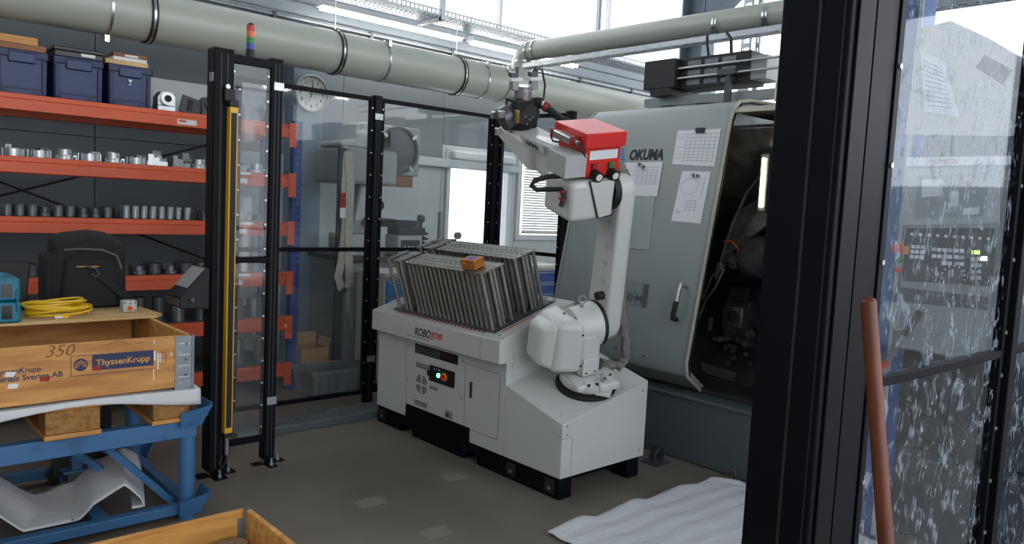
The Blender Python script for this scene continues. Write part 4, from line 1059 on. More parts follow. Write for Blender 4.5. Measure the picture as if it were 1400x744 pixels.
# teal tool case
tl = thing('tool_case', 'teal plastic stackable tool case on the printed box', 'tool case', (.5, 4.05, PT))
tx1, ty0 = .672, 3.965
part('lower_shell', MB().box(.30, tx1, ty0, ty0+.28, PT, PT+.095), 'teal', tl, bev=.01)
part('lid', MB().box(.30, tx1-.002, ty0+.002, ty0+.28, PT+.098, PT+.20), 'teal', tl, bev=.012)
for z in (.02, .115):
    part('latch_recess', MB().box(tx1-.075, tx1-.035, ty0-.001, ty0+.01, PT+z, PT+z+.06), 'screen_off', tl)
part('latch', MB().box(tx1-.10, tx1-.09, ty0-.008, ty0+.006, PT+.05, PT+.15).box(tx1-.02, tx1-.012, ty0-.008, ty0+.006, PT+.05, PT+.15), 'teal', tl, bev=.003)
part('grip', MB().tube([(.38, ty0+.14, PT+.19), (.40, ty0+.14, PT+.235), (.50, ty0+.14, PT+.24), (.58, ty0+.14, PT+.235), (.62, ty0+.14, PT+.195)], .014, 10), 'teal', tl, smooth=True)
# small wooden offcut behind the coil
single('wood_block', MB().box(.78, .90, 4.245, 4.27, PT, PT+.05), 'plywood', 'small pale wooden block behind the yellow cable coil', 'wood block', (.84, 4.255, PT), bev=.002)
# foam wrap lying in the cart
fp = [at(u, v, y=3.60) for u, v in ((-40, 672), (0, 690), (38, 708), (72, 716), (100, 706), (135, 668), (176, 648), (198, 662), (203, 672), (192, 690), (186, 716))]
def ff(u, v):
    k = u*(len(fp)-1); i = min(int(k), len(fp)-2); t = k-i
    p = fp[i].lerp(fp[i+1], t)
    dy = -.08+v*.40
    q = .07 if u > .45 else .0
    z = max(.085+.01*v, p.z - (.5-v)*.06 + .01*sin(u*23+v*5))
    return (p.x+.10*(v-.4)*(1 if u > .4 else .3), p.y+dy-.0, z)
single('foam_wrap', MB().grid(ff, 60, 14), 'foam', 'crumpled white foam wrap lying inside the blue cart', 'foam sheet', (.7, 3.7, .08), smooth=True, solid=.004)
# carton and bits under the pallet, beyond the cart
single('dark_bin', MB().box(.98, 1.20, 4.55, 4.8, 0, .38), 'box_dark', 'dark plastic container on the floor behind the blue cart', 'container', (1.09, 4.65, 0), bev=.01)
# foreground pallet collar with discs
lb = thing('pallet_collar', 'light wooden pallet collar in front of the cart holding steel discs', 'wooden box', (.6, 2.4, 0))
GX, GY, GT, GB = 1.225, 2.80, .285, .085
part('rear_board', MB().box(.05, GX-.02, GY-.022, GY, GB, GT), 'wood_light', lb, bev=.004)
part('side_board', MB().box(GX-.02, GX+.002, GY-.82, GY-.03, GB, GT), 'wood_light', lb, bev=.004)
part('side_board', MB().box(.03, .052, GY-.82, GY, GB, GT), 'wood_light', lb, bev=.004)
part('front_board', MB().box(.05, GX-.02, GY-.84, GY-.818, GB, GT), 'wood_light', lb, bev=.004)
part('corner_hinge', MB().box(GX-.004, GX+.004, GY-.034, GY+.002, GB, GT-.004).box(GX-.05, GX, GY-.026, GY-.022, GB+.02, GT-.03), 'galv_hinge', lb)
part('corner_pin', MB().cyl((GX-.024, GY-.028, GB), (GX-.024, GY-.028, GT+.004), .006, 8), 'galv_hinge', lb)
for k in range(6): part('floor_board', MB().box(.05, GX-.02, GY-.80+k*.13, GY-.69+k*.13, GB, GB+.02), 'wood_light', lb, bev=.002)
for x0 in (.05, .56, 1.07):
    for y in (GY-.80, GY-.45, GY-.14): part('block', MB().box(x0, x0+.12, y, y+.12, 0, GB), 'wood_grey', lb)
GF = GB+.0205
for i, (x, y, r, h, mt, lab) in enumerate(((.80, 2.70, .055, .105, 'steel_dark', 'dark steel disc stacked tall inside the foreground wooden collar'), (1.115, 2.685, .06, .10, 'disc_brown', 'brownish turned steel disc in the collar corner'), (.985, 2.66, .06, .085, 'disc_brown', 'flat brownish steel disc beside the corner disc'), (1.10, 2.54, .065, .08, 'disc_brown', 'low brownish steel disc along the collar side board'))):
    single('steel_disc', MB().lathe([(0, 0), (r, 0), (r, h-.004), (r-.004, h), (.018, h), (.016, h-.006), (0, h-.006)], (x, y, GF), n=32), mt, lab, 'steel disc', (x, y, GF), smooth=True)
# ================================================================== ROBOT LOADING CELL
cell = thing('robot_loading_cell', 'white robot loading cell with sloping table and pedestal on black plinth', 'machine base', (3.1, 3.5, 0))
FX = 2.80
YN, YM, YE = 2.626, 3.07, 4.365
SLOPE = .33
def slabz(x): return .767+SLOPE*(x-2.74)
def pedz(x, y): return .401+.22*(x-FX)+.26*(y-YN)
part('main_body', MB().box(FX, 3.32, YM, YE, .115, .637), 'cell_white', cell, bev=.004)
slab = part('sloping_table', MB().prism([(2.74, .637), (2.74, .767), (3.32, slabz(3.32)), (3.32, .637)], (0, YM, 0), X, Z, Y*(YE-YM)), 'cell_white', cell, bev=.004)
pp = []
for x in (FX, 3.485):
    for y in (YN, YM-.001):
        pp += [V((x, y, .115)), V((x, y, pedz(x, y)))]
ped = part('pedestal', MB().hexa(pp), 'cell_white', cell, bev=.004)
# plinth: beams, legs and fork pockets
part('plinth_beam', MB().box(FX+.004, FX+.10, YN+.005, 3.30, .0, .115).box(FX+.004, FX+.10, 3.42, 3.95, .0, .115).box(FX+.004, FX+.10, 4.07, YE-.005, .0, .115).box(FX+.004, FX+.10, 3.30, 3.42, .05, .115).box(FX+.004, FX+.10, 3.95, 4.07, .05, .115), 'black_frame', cell, bev=.008)
part('plinth_beam', MB().box(3.22, 3.30, YN+.3, YE-.01, 0, .114), 'black_frame', cell)
part('plinth_leg', MB().box(3.36, 3.46, YN+.01, YN+.12, 0, .115), 'black_frame', cell, bev=.008)
part('plinth_cross_beam', MB().box(FX+.10, 3.46, YN+.14, YN+.22, .03, .115), 'black_frame', cell)
part('plinth_plate', MB().box(FX-.003, FX+.01, 3.365, 4.02, .115, .20), 'black_frame', cell, bev=.002)
for y in (2.70, 2.98+.02, 4.30):
    part('levelling_socket', MB().box(FX-.001, FX+.006, y-.035, y+.035, .025, .095), 'ink', cell)
    part('levelling_bolt', MB().cyl((FX-.004, y, .05), (FX+.004, y, .05), .010, 10), 'alu', cell)
fx = FX-.0012
def fp_(u, v, x=fx): return at(u, v, x=x)
def pquad(nm, c, mt, th=.003, par=cell, x=fx, label=None):
    pts = [fp_(u, v, x) for u, v in c]
    y0 = sum(p.y for p in (pts[0], pts[3]))/2; y1 = sum(p.y for p in (pts[1], pts[2]))/2
    z1 = (pts[0].z+pts[1].z)/2; z0 = (pts[2].z+pts[3].z)/2
    return part(nm, MB().box(x-th, x+.001, y1, y0, z0, z1), mt, par, label=label, bev=.001)
pquad('display_recess', ((567.7, 470), (626.5, 485.5), (625.8, 498.4), (567.7, 483)), 'screen_off', .0015)
pquad('display_blank', ((569, 472), (601, 480), (601, 490), (569, 482)), 'dark_grey', .002)
cp_ = pquad('control_plate', ((588, 498.7), (622, 508.7), (621.3, 531.6), (587.7, 519.4)), 'black_plastic', .006, label='black control plate')
def fbut(u, v, r, d, mt, nm, par, x=fx-.006, **k):
    p = fp_(u, v, x); return part(nm, MB().cyl((x, p.y, p.z), (x-d, p.y, p.z), r, 16), mt, par, smooth=True, **k)
fbut(600, 513.5, .014, .008, 'green_lit', 'start_button', cp_, label='lit green button')
fbut(607.5, 515.8, .026, .004, 'yellow', 'stop_collar', cp_); fbut(607.3, 515.6, .017, .022, 'red', 'stop_button', cp_, label='red emergency stop')
for k in range(3): fbut(594+k*3.2, 504.5+k*.9, .004, .002, 'label', 'indicator', cp_)
part('key_switch', MB().box(fx-.02, fx-.006, fp_(588.5, 509).y-.012, fp_(588.5, 509).y+.008, fp_(588.5, 513).z, fp_(588.5, 506).z), 'black_plastic', cp_)
fc_ = fp_(576.8, 525.8)
fan = part('fan_grille', MB().cyl((fx-.003, fc_.y, fc_.z), (fx+.001, fc_.y, fc_.z), .068, 32), 'cell_white', cell, label='round fan grille')
sl_ = MB()
for r in (.018, .03, .042, .054):
    for q in range(4):
        for k in range(5):
            a0 = radians(q*90+12+k*13.2); a1 = radians(q*90+12+(k+1)*13.2)
            sl_.poly3([(fx-.003, fc_.y+rr*cos(a), fc_.z+rr*sin(a)) for rr, a in ((r, a0), (r, a1), (r+.007, a1), (r+.007, a0))], V((-.0006, 0, 0)))
part('grille_slots', sl_, 'ink', fan, kind='stuff')
for c in (((569, 495), (586.5, 499.5), (586.5, 506.5), (569, 502)), ((567, 546.7), (584, 551), (584, 558), (567, 553.7))):
    pquad('louvre_plate', c, 'cell_seam', .0015)
pquad('latch_recess', ((587.8, 527), (598.5, 530.5), (598.5, 535), (587.8, 531.5)), 'cell_seam', .002)
pquad('rating_plate', ((608, 560), (618.7, 563), (618.7, 574), (608, 571)), 'comp_grey', .001)
pquad('rating_print', ((609.5, 563.5), (614, 565), (614, 571.5), (609.5, 570)), 'dark_grey', .0018)
# seams and cover screws
def seam(c):
    mb = MB()
    for a, b in zip(c, c[1:]):
        p, q = fp_(*a), fp_(*b); d = (q-p).normalized(); n = X.cross(d)*.0014
        mb.poly3([p-n, q-n, q+n, p+n], V((-.0008, 0, 0)))
    part('panel_seam', mb, 'cell_seam', cell)
seam(((555.5, 460), (556, 568))); seam(((636.8, 497.5), (634, 584), (680, 601.5), (684, 515)))
seam(((636, 497), (684, 512))); seam(((753, 591.5), (768, 598)))
pquad('door_slot', ((642, 521.5), (645.5, 522.5), (645.5, 545), (642, 544)), 'dark_grey', .0015)
for u, v in ((525, 432), (525.5, 449), (656, 464.5), (656, 487)): 
    p = at(u, v, x=2.7395); part('cover_screw', MB().cyl((2.7395, p.y, p.z), (2.736, p.y, p.z), .006, 8), 'alu', slab)
for u, v in ((557, 519), (559, 473), (630, 544.5), (633, 494)):
    p = fp_(u, v); part('cover_screw', MB().cyl((fx, p.y, p.z), (fx-.003, p.y, p.z), .006, 8), 'alu', cell)
ps = MB().box(FX+.075, FX+.0775, YN-.0008, YN, .12, .325).box(FX, FX+.0775, YN-.0008, YN, .325, .3275)
part('panel_seam', ps, 'cell_seam', cell)
for x, z in ((FX+.03, .39), (FX+.035, .345), (3.44, .50), (3.44, .155)): part('cover_screw', MB().cyl((x, YN, z), (x, YN-.003, z), .006, 8), 'alu', ped)
part('side_panel', MB().box(FX+.045, 3.27, YM-.0035, YM, .56, .70), 'cell_white', cell, bev=.001)
part('slab_seam', MB().box(2.7392, 2.74, fp_(656.5, 476, 2.74).y-.001, fp_(656.5, 476, 2.74).y+.001, .645, .76), 'cell_seam', slab)
for x, y in ((2.86, 2.70), (2.83, 2.95), (3.0, 3.03), (3.05, 2.66), (3.3, 2.66), (3.42, 2.95)):
    part('cover_screw', MB().cyl((x, y, pedz(x, y)-.002), (x, y, pedz(x, y)+.002), .006, 8), 'alu', ped)
# lettering on the slab edge
def sp_(u, v): return at(u, v, x=2.7395)
a, b = sp_(567.5, 453), sp_(588.5, 457.5)
text('robo', 'ink', slab, (a+b)/2, -Y, Z, w=.165, h=.05, label='black maker lettering')
text('job', 'red', slab, sp_(596.5, 460.5)-Z*.002, -Y, Z, w=.115, h=.05, label='red maker lettering')
part('logo_line', MB().box(2.7388, 2.7394, a.y-.15, a.y+.085, a.z-.037, a.z-.034), 'ink', slab)
part('logo_line', MB().box(2.7388, 2.7394, a.y-.275, a.y-.16, a.z+.012, a.z+.015), 'ink', slab)
# markings on the sloping table
SA = math.atan(SLOPE)
def tmat(s, y, h=0.): return MX(((cos(SA), 0, -sin(SA), 2.74), (0, 1, 0, 0), (sin(SA), 0, cos(SA), .767), (0, 0, 0, 1))) @ MX.Translation((s, y, h))
for k in range(24):
    part('red_dash', MB().box(0, .022, -.009, .009, 0, .0008, tmat(.04, 3.27+k*.037)), 'red_dark', slab)
for s0, s1 in ((.10, .22), (.225, .30), (.305, .34)): part('red_stripe', MB().box(s0, s1, 3.155, 3.168, 0, .0008, tmat(0, 0)), 'red', slab)
for k in range(10): part('grey_dash', MB().box(.575, .595, -.012, .012, 0, .0008, tmat(0, 3.22+k*.075)), 'dark_grey', slab)
part('corner_emblem', MB().cyl(tmat(.055, 3.13) @ V((0, 0, 0)), tmat(.055, 3.13) @ V((0, 0, .001)), .022, 20), 'label', slab)
part('corner_emblem_mark', MB().prism([(-.012, -.006), (.014, .0), (-.004, .014)], tmat(.055, 3.13, .001) @ V((0, 0, 0)), V((cos(SA), 0, sin(SA))), Y, V((0, 0, .0006))), 'crate_blue', slab)
part('stacker_recess', MB().box(.065, .56, 3.185, 4.20, 0, .003, tmat(0, 0)), 'dark_grey', slab)

# ================================================================== INCLINED STACKER
SM = tmat(.078, 3.695, .0035)
stk = thing('workpiece_stacker', 'inclined rack of slender steel rods with jointed top plates on the white table', 'stacker', m=SM)
part('base_plate', MB().box(-.02, .47, -.50, .50, 0, .004), 'steel_dark', stk, local=True)
RH, NC = .345, 22
pitch = .93/(NC-1)
PW = .085
r0 = part('rod_portal', MB().cyl((.012, 0, .004), (.012, 0, RH-.004), .0115, 8).cyl((PW-.012, 0, .004), (PW-.012, 0, RH-.004), .0115, 8).box(-.004, PW-.001, -.009, .009, RH-.012, RH-.004), 'stacker', stk, local=True, smooth=True)
pt = part('top_plate', MB().box(-.006, PW+.001, -pitch*.485, pitch*.485, RH-.004, RH).box(-.010, -.004, -.006, .006, RH-.012, RH+.004).box(.020, .030, -.008, .008, RH, RH+.003).box(PW-.016, PW-.006, -.008, .008, RH, RH+.003), 'plate', r0, local=True)
first = True
for s in (0, .088, .255, .343):
    for k in range(NC):
        if NC-1-k in (1, 4): continue
        y = -.465+k*pitch
        if first: r0.location = (s, y, 0); first = False
        else:
            c = inst(r0, (s, y, 0)); d_ = pt.copy(); COL.objects.link(d_); d_.parent = c
# little wooden box on top
TM = SM @ MX.Translation((.055, -.345, RH+.0045)) @ MX.Rotation(radians(6), 4, 'Z')
wbx = thing('wooden_box', 'small finger jointed wooden box with purple label on the rack', 'wooden box', m=TM)
part('body', MB().box(-.04, .04, -.06, .05, 0, .042), 'box_wood', wbx, local=True, bev=.002)
part('lid', MB().box(-.04, .04, -.06, .05, .043, .056), 'box_wood', wbx, local=True, bev=.002)
part('label', MB().box(-.02, .025, -.035, .02, .056, .0565), 'tower_blue', wbx, local=True)
part('catch', MB().cyl((-.04, .02, .04), (-.046, .02, .04), .006, 10), 'wood_light', wbx, local=True)
for k in range(4): part('finger_joint', MB().box(-.0405, -.028, -.0605, -.055, .003+k*.0135, .009+k*.0135), 'wood_light', wbx, local=True)

# ================================================================== ROBOT
nn = V((-.22, -.26, 1)).normalized()
RO = onpl(800.5, 527, (FX, YN, .401), nn)
az = radians(76); ff_ = V((cos(az), sin(az), 0)); ff_ = (ff_-nn*ff_.dot(nn)).normalized(); aa = ff_.cross(nn)
RM = MX(((aa.x, ff_.x, nn.x, RO.x), (aa.y, ff_.y, nn.y, RO.y), (aa.z, ff_.z, nn.z, RO.z), (0, 0, 0, 1)))
rb = thing('industrial_robot', 'white articulated robot arm with red control box on the pedestal', 'robot', m=RM)
A_, F_, N_ = X, Y, Z   # local axes: a = right, f = forward, n = up
def rp(nm, mb, mt='robot_white', bev=0., par=rb, **k):
    return part(nm, mb, mt, par, bev=bev, local=True, **k)
def hull2(c1, r1, c2, r2, n=12):
    d = math.atan2(c2[1]-c1[1], c2[0]-c1[0]); L = hypot(c2[0]-c1[0], c2[1]-c1[1]); b = math.acos(max(-1, min(1, (r1-r2)/L)))
    out = []
    for k in range(n+1):
        t = d+b+(2*pi-2*b)*k/n; out.append((c1[0]+r1*cos(t), c1[1]+r1*sin(t)))
    for k in range(n+1):
        t = d-b+2*b*k/n; out.append((c2[0]+r2*cos(t), c2[1]+r2*sin(t)))
    return out
rp('base_ring', MB().lathe([(0, 0.001), (.168, .001), (.17, .012), (.158, .022), (.14, .024), (.13, .035), (0, .035)], n=48), 'black_plastic', smooth=True)
bs = rp('turntable', MB().lathe([(0, .035), (.145, .035), (.152, .045), (.152, .075), (.12, .085), (0, .085)], n=40), smooth=True)
rp('front_block', MB().box(-.02, .11, -.165, -.08, .045, .092), bev=.012)
rp('pointer_tab', MB().prism([(-.04, 0), (.075, 0), (.022, -.055)], (0, -.145, .03), X, Y, Z*.018), bev=.004)
rp('side_block', MB().box(-.135, -.06, -.12, .02, .05, .088), bev=.01)
eb = rp('eye_bolt', MB().cyl((.02, -.125, .09), (.02, -.125, .105), .012, 12), 'alu', smooth=True)
def torus(c, R, r, axis, n=20, m=8):
    ax = V(axis).normalized(); u = ax.orthogonal().normalized(); w = ax.cross(u); c = V(c)
    return [c+(u*cos(2*pi*k/n)+w*sin(2*pi*k/n))*R for k in range(n+1)]
rp('eye', MB().tube(torus((.02, -.125, .122), .018, .005, (1, .3, 0)), .005, 8), 'alu', par=eb, smooth=True)
for x, y in ((-.07, -.125), (.05, -.10), (-.02, -.13), (.10, -.08)): rp('socket_hole', MB().cyl((x, y, .084), (x, y, .0935), .008, 10), 'ink', par=bs)
# shoulder casting
rp('shoulder_stand', MB().prism([(-.075, .085), (.055, .085), (.055, .16), (.045, .34), (-.075, .34)], (0, -.035, 0), X, Z, Y*.20), bev=.02)
rp('shoulder_cover', MB().box(-.065, .04, -.05, -.03, .095, .2), bev=.006)
for x in (-.04, .015): rp('socket_hole', MB().cyl((x, -.049, .115), (x, -.052, .115), .006, 8), 'ink')
rp('shoulder_drum', MB().lathe([(0, -.09), (.115, -.09), (.118, .0), (.128, .04), (.128, .062), (0, .062)], (0, .085, .335), X, 40), smooth=True)
mh = rp('motor_cover', MB().prism([(-.255, .165), (-.215, .12), (-.07, .12), (-.065, .395), (-.10, .43), (-.215, .43), (-.255, .39)], (0, -.05, 0), X, Z, Y*.0001).xf(MX.Identity(4)) if False else
        MB().hexa([(-.235, .00, .115), (-.215, .00, .425), (-.235, .23, .13), (-.225, .23, .41), (-.065, -.055, .115), (-.065, -.055, .425), (-.065, .25, .115), (-.065, .25, .425)]), bev=.045, seg=4)
rp('motor_cap', MB().hexa([(-.30, .06, .16), (-.285, .06, .385), (-.30, .19, .17), (-.29, .19, .375), (-.205, .005, .125), (-.195, .005, .415), (-.205, .225, .135), (-.20, .225, .405)]), bev=.03, seg=3)
for p in ((-.09, -.049, .36), (-.085, -.049, .17)): rp('socket_hole', MB().cyl(p, (p[0], p[1]-.004, p[2]), .006, 8), 'ink', par=mh)
for p in ((-.12, .10, .424), (-.09, .03, .424)): rp('socket_hole', MB().cyl(p, (p[0], p[1], p[2]+.004), .006, 8), 'ink', par=mh)
lb_ = rp('lifting_eye', MB().cyl((-.02, .085, .45), (-.02, .085, .475), .012, 12), 'alu', smooth=True)
rp('eye', MB().tube(torus((-.02, .085, .497), .02, .006, (.4, 1, 0)), .006, 8), 'alu', par=lb_, smooth=True)
rp('shoulder_joint', MB().lathe([(0, .062), (.13, .062), (.13, .084), (0, .084)], (0, .085, .335), X, 40), 'rubber', smooth=True)
# upper arm
up = rp('upper_arm', MB().prism(hull2((.085, .335), .10, (.085, 1.10), .085), (.085, 0, 0), Y, Z, X*.095), bev=.018, seg=3)
rp('arm_rib', MB().prism(hull2((.085, .335), .085, (.085, 1.10), .07), (.175, 0, 0), Y, Z, X*.02), bev=.015, seg=3)
for z in (.60, .70, .80, .93): rp('bore', MB().cyl((.086, .06, z), (.0835, .06, z), .017, 20), 'robot_grey', par=up)
rp('rubber_stop', MB().cyl((.086, .05, .52), (.045, .05, .52), .024, 16), 'rubber', smooth=True)
# elbow
el = rp('elbow_housing', MB().box(-.20, .05, .015, .28, .975, 1.185), bev=.03, seg=4)
rp('elbow_cover', MB().prism([(-.10, 1.182), (.045, 1.182), (.045, 1.0), (-.03, .99)], (0, .006, 0), X, Z, Y*.02), 'robot_white', bev=.004)
rp('cover_seam', MB().tube([(-.105, .01, 1.19), (-.035, .01, .99)], .004, 6).tube([(-.035, .01, .99), (.05, .01, .995)], .003, 6), 'ink')
rp('elbow_joint', MB().lathe([(0, .05), (.098, .05), (.098, .086), (0, .086)], (0, .085, 1.10), X, 36), 'rubber', smooth=True)
ej = rp('elbow_flange', MB().lathe([(0, .086), (.088, .086), (.088, .09), (0, .09)], (0, .085, 1.10), X, 30), 'black_plastic', smooth=True)
# forearm and wrist
fa = rp('forearm', MB().hexa([(-.16, .20, 1.06), (-.16, .20, 1.30), (-.165, .56, 1.16), (-.165, .56, 1.29), (.03, .20, 1.06), (.03, .20, 1.30), (-.005, .56, 1.16), (-.005, .56, 1.29)]), bev=.02, seg=3)
def rq(u, v, a):   # photo pixel onto the local plane a = const
    w_ = onpl(u, v, RM @ V((a, 0, 0)), aa); return RM.inverted() @ w_
wr = rp('wrist', MB().hexa([(-.205, .45, 1.13), (-.205, .45, 1.27), (-.205, .80, 1.225), (-.205, .80, 1.29), (-.02, .45, 1.10), (-.02, .45, 1.30), (-.03, .80, 1.22), (-.03, .80, 1.31)]), bev=.015, seg=3)
wp = [rq(u, v, -.212) for u, v in ((708.7, 183), (738, 195.5), (742, 209.5), (716, 200))]
rp('wrist_side_plate', MB().poly3(wp, V((.012, 0, 0))), 'robot_grey', bev=.003)
wt0, wt1 = rq(717.5, 193.5, -.2135), rq(736, 203, -.2135)
rp('wrist_bar', MB().tube([(-.212, .62, 1.29), (-.20, .70, 1.30), (-.19, .76, 1.305)], .004, 6), 'steel')
wd_ = wt1-wt0; wu_ = V((1, 0, 0)).cross(wd_); wu_ = wu_ if wu_.z > 0 else -wu_
text('arm', 'ink', rb, RM @ ((wt0+wt1)/2), RM.to_3x3() @ wd_, RM.to_3x3() @ wu_, w=wd_.length, label='dark maker lettering')
# gripper head
gc = V((-.115, .70, 1.375))
gh = rp('gripper_head', MB().lathe([(0, -.075), (.07, -.075), (.095, -.04), (.095, .03), (.075, .06), (0, .06)], gc, (-.35, -.8, .45), 28), 'black_plastic', smooth=True)
rp('gripper_body', MB().box(gc.x-.07, gc.x+.08, gc.y-.05, gc.y+.08, gc.z-.08, gc.z+.09), 'black_plastic', bev=.015)
rp('flange', MB().cyl((gc.x+.03, gc.y, gc.z-.11), (gc.x+.01, gc.y, gc.z-.06), .05, 24), 'black_plastic', smooth=True)
rp('gold_clamp', MB().box(gc.x-.09, gc.x-.07, gc.y-.10, gc.y-.075, gc.z-.03, gc.z+.04), 'brassy' if 'brassy' in MATS else 'stick_pale', bev=.003)
for dx, dz in ((-.03, .005), (-.005, -.012), (-.02, -.035), (.01, .0)): rp('screw', MB().cyl((gc.x+dx, gc.y-.088, gc.z+dz), (gc.x+dx, gc.y-.10, gc.z+dz), .006, 8), 'alu', par=gh)
ck1 = rp('upper_chuck', MB().cyl((gc.x+.0, gc.y, gc.z+.08), (gc.x+.0, gc.y, gc.z+.13), .05, 24).cyl((gc.x, gc.y, gc.z+.13), (gc.x, gc.y, gc.z+.15), .042, 24), 'alu', smooth=True)
for sx in (-1, 1):
    p = gc+V((sx*.06, 0, .13))
    rp('jaw', MB().box(p.x-.02, p.x+.02, p.y-.02, p.y+.02, p.z, p.z+.06), 'alu', par=ck1, bev=.003)
    rp('jaw_plate', MB().box(p.x-.035, p.x+.035, p.y-.03, p.y+.03, p.z+.05, p.z+.068), 'label', par=ck1, bev=.003)
    rp('jaw_tip', MB().box(p.x-.03, p.x+.012, p.y-.02, p.y+.02, p.z+.068, p.z+.095).cyl((p.x+.015, p.y, p.z+.06), (p.x+.015, p.y, p.z+.125), .009, 10), 'steel_dark', par=ck1, bev=.002)
ck2 = rp('side_chuck', MB().cyl((gc.x-.08, gc.y, gc.z-.01), (gc.x-.125, gc.y, gc.z-.03), .065, 24), 'steel_dark', smooth=True)
for k in range(3):
    a = k*2*pi/3+.3; p = V((gc.x-.13, gc.y+.05*cos(a), gc.z-.03+.06*sin(a)))
    rp('jaw', MB().box(p.x-.035, p.x, p.y-.012, p.y+.012, p.z-.018, p.z+.018), 'alu', par=ck2, bev=.002)
rp('swivel', MB().cyl((gc.x+.06, gc.y-.04, gc.z+.065), (gc.x+.085, gc.y-.07, gc.z+.065), .03, 18), 'black_plastic', smooth=True)
rp('swivel_cap', MB().cyl((gc.x+.085, gc.y-.07, gc.z+.065), (gc.x+.09, gc.y-.076, gc.z+.065), .015, 14), 'label', smooth=True)
hp = [(gc.x+.085, gc.y-.05, gc.z+.06), (gc.x+.115, gc.y-.08, gc.z+.04), (gc.x+.14, gc.y-.12, gc.z+.015), (gc.x+.155, gc.y-.17, gc.z-.01), (gc.x+.16, gc.y-.22, gc.z-.02)]
hr = []; hq = []
for i in range(33):
    t = i/32*4; k = min(int(t), 3); q = V(hp[k]).lerp(V(hp[k+1]), t-k); hq.append(q); hr.append(.019+(.004 if i % 2 else 0)+(.008 if i > 25 else 0))
rp('corrugated_hose', MB().tube(hq, hr, 12), 'black_plastic')
rp('hose_band', MB().cyl(V(hp[0])*.5+V(hp[1])*.5, V(hp[1]), .027, 14), 'red_dark', smooth=True)
rp('air_hose', MB().tube([(gc.x+.04, gc.y, gc.z+.16), (gc.x+.06, gc.y, gc.z+.24), (gc.x+.11, gc.y-.0, gc.z+.23), (gc.x+.135, gc.y-.0, gc.z+.15), (gc.x+.12, gc.y-.02, gc.z+.08)], .006, 8), 'rubber', smooth=True)
# red control box on the elbow
rbx = rp('control_box', MB().box(-.118, .088, .045, .30, 1.197, 1.345), 'red', bev=.003, label='red control box')
rp('lid', MB().box(-.135, .105, .03, .322, 1.345, 1.42), 'red', par=rbx, bev=.004)
rp('name_plate', MB().box(-.095, .07, .0435, .045, 1.285, 1.33), 'paper', par=rbx)
for x, c in ((-.066, 'red_dark'), (.033, 'green')):
    rp('push_button', MB().box(x-.014, x+.014, .03, .045, 1.238, 1.268), c, par=rbx, bev=.002)
    rp('gauge', MB().cyl((x+.008, .045, 1.212), (x+.008, .0, 1.206), .027, 20), 'black_plastic', par=rbx, smooth=True)
    rp('gauge_dial', MB().cyl((x+.008, .0, 1.206), (x+.008, -.002, 1.2057), .018, 18), 'label', par=rbx, smooth=True)
rp('valve', MB().box(-.182, -.138, .10, .27, 1.352, 1.392), 'alu', par=rbx, bev=.008)
rp('valve_end', MB().box(-.184, -.136, .27, .285, 1.35, 1.394), 'red_dark', par=rbx, bev=.003)
rp('valve_end', MB().box(-.184, -.136, .085, .10, 1.35, 1.394), 'red_dark', par=rbx, bev=.003)
rp('fitting', MB().cyl((-.16, .085, 1.372), (-.16, .06, 1.372), .012, 12), 'alu', par=rbx, smooth=True)
rp('valve_hose', MB().tube([(-.16, .285, 1.37), (-.165, .31, 1.35), (-.16, .29, 1.325), (-.14, .26, 1.325)], .005, 8), 'rubber', par=rbx, smooth=True)
rp('valve_hose', MB().tube([(-.16, .06, 1.37), (-.16, .04, 1.36), (-.145, .03, 1.33), (-.125, .035, 1.30)], .005, 8), 'rubber', par=rbx, smooth=True)
gb = rp('terminal_box', MB().box(-.242, -.12, .03, .20, 1.207, 1.318), 'robot_grey', bev=.003, label='grey terminal box')
rp('cable_loop', MB().tube([(-.20, .10, 1.20), (-.27, .14, 1.19), (-.33, .16, 1.17), (-.345, .16, 1.145), (-.32, .15, 1.125), (-.26, .12, 1.13), (-.22, .08, 1.14), (-.215, .06, 1.10), (-.235, .05, 1.06)], .013, 10), 'rubber', smooth=True)
rp('cable_ties', MB().cyl((-.226, .058, 1.09), (-.224, .058, 1.10), .018, 10).cyl((-.22, .07, 1.125), (-.219, .072, 1.135), .018, 10), 'red_dark')
# fabric cable sleeve down the right side of the arm
def sleeve(pts, r, nm):
    q, rr = [], []
    n = 40
    for i in range(n+1):
        t = i/n*(len(pts)-1); k = min(int(t), len(pts)-2); p = V(pts[k]).lerp(V(pts[k+1]), t-k)
        q.append(p+V((.004*sin(i*1.9), .004*cos(i*2.3), .003*sin(i*3.1)))); rr.append(r*(1+.16*sin(i*2.4)+.08*sin(i*5.1)))
    rp(nm, MB().tube(q, rr, 12), 'sleeve', smooth=True)
sleeve([(.06, .25, 1.24), (.12, .19, 1.235), (.17, .14, 1.20), (.20, .12, 1.13), (.205, .11, 1.05), (.205, .10, .97)], .032, 'cable_sleeve')
sleeve([(.20, .09, .97), (.205, .08, .8), (.20, .07, .66), (.20, .05, .55), (.205, .03, .45), (.22, .01, .34), (.245, .0, .22), (.255, -.005, .12), (.22, .0, .075), (.15, .03, .085), (.08, .05, .10)], .026, 'cable_sleeve')
rp('cable_cover', MB().cyl((.10, .04, .085), (.04, .05, .12), .045, 16), 'dark_grey', smooth=True)
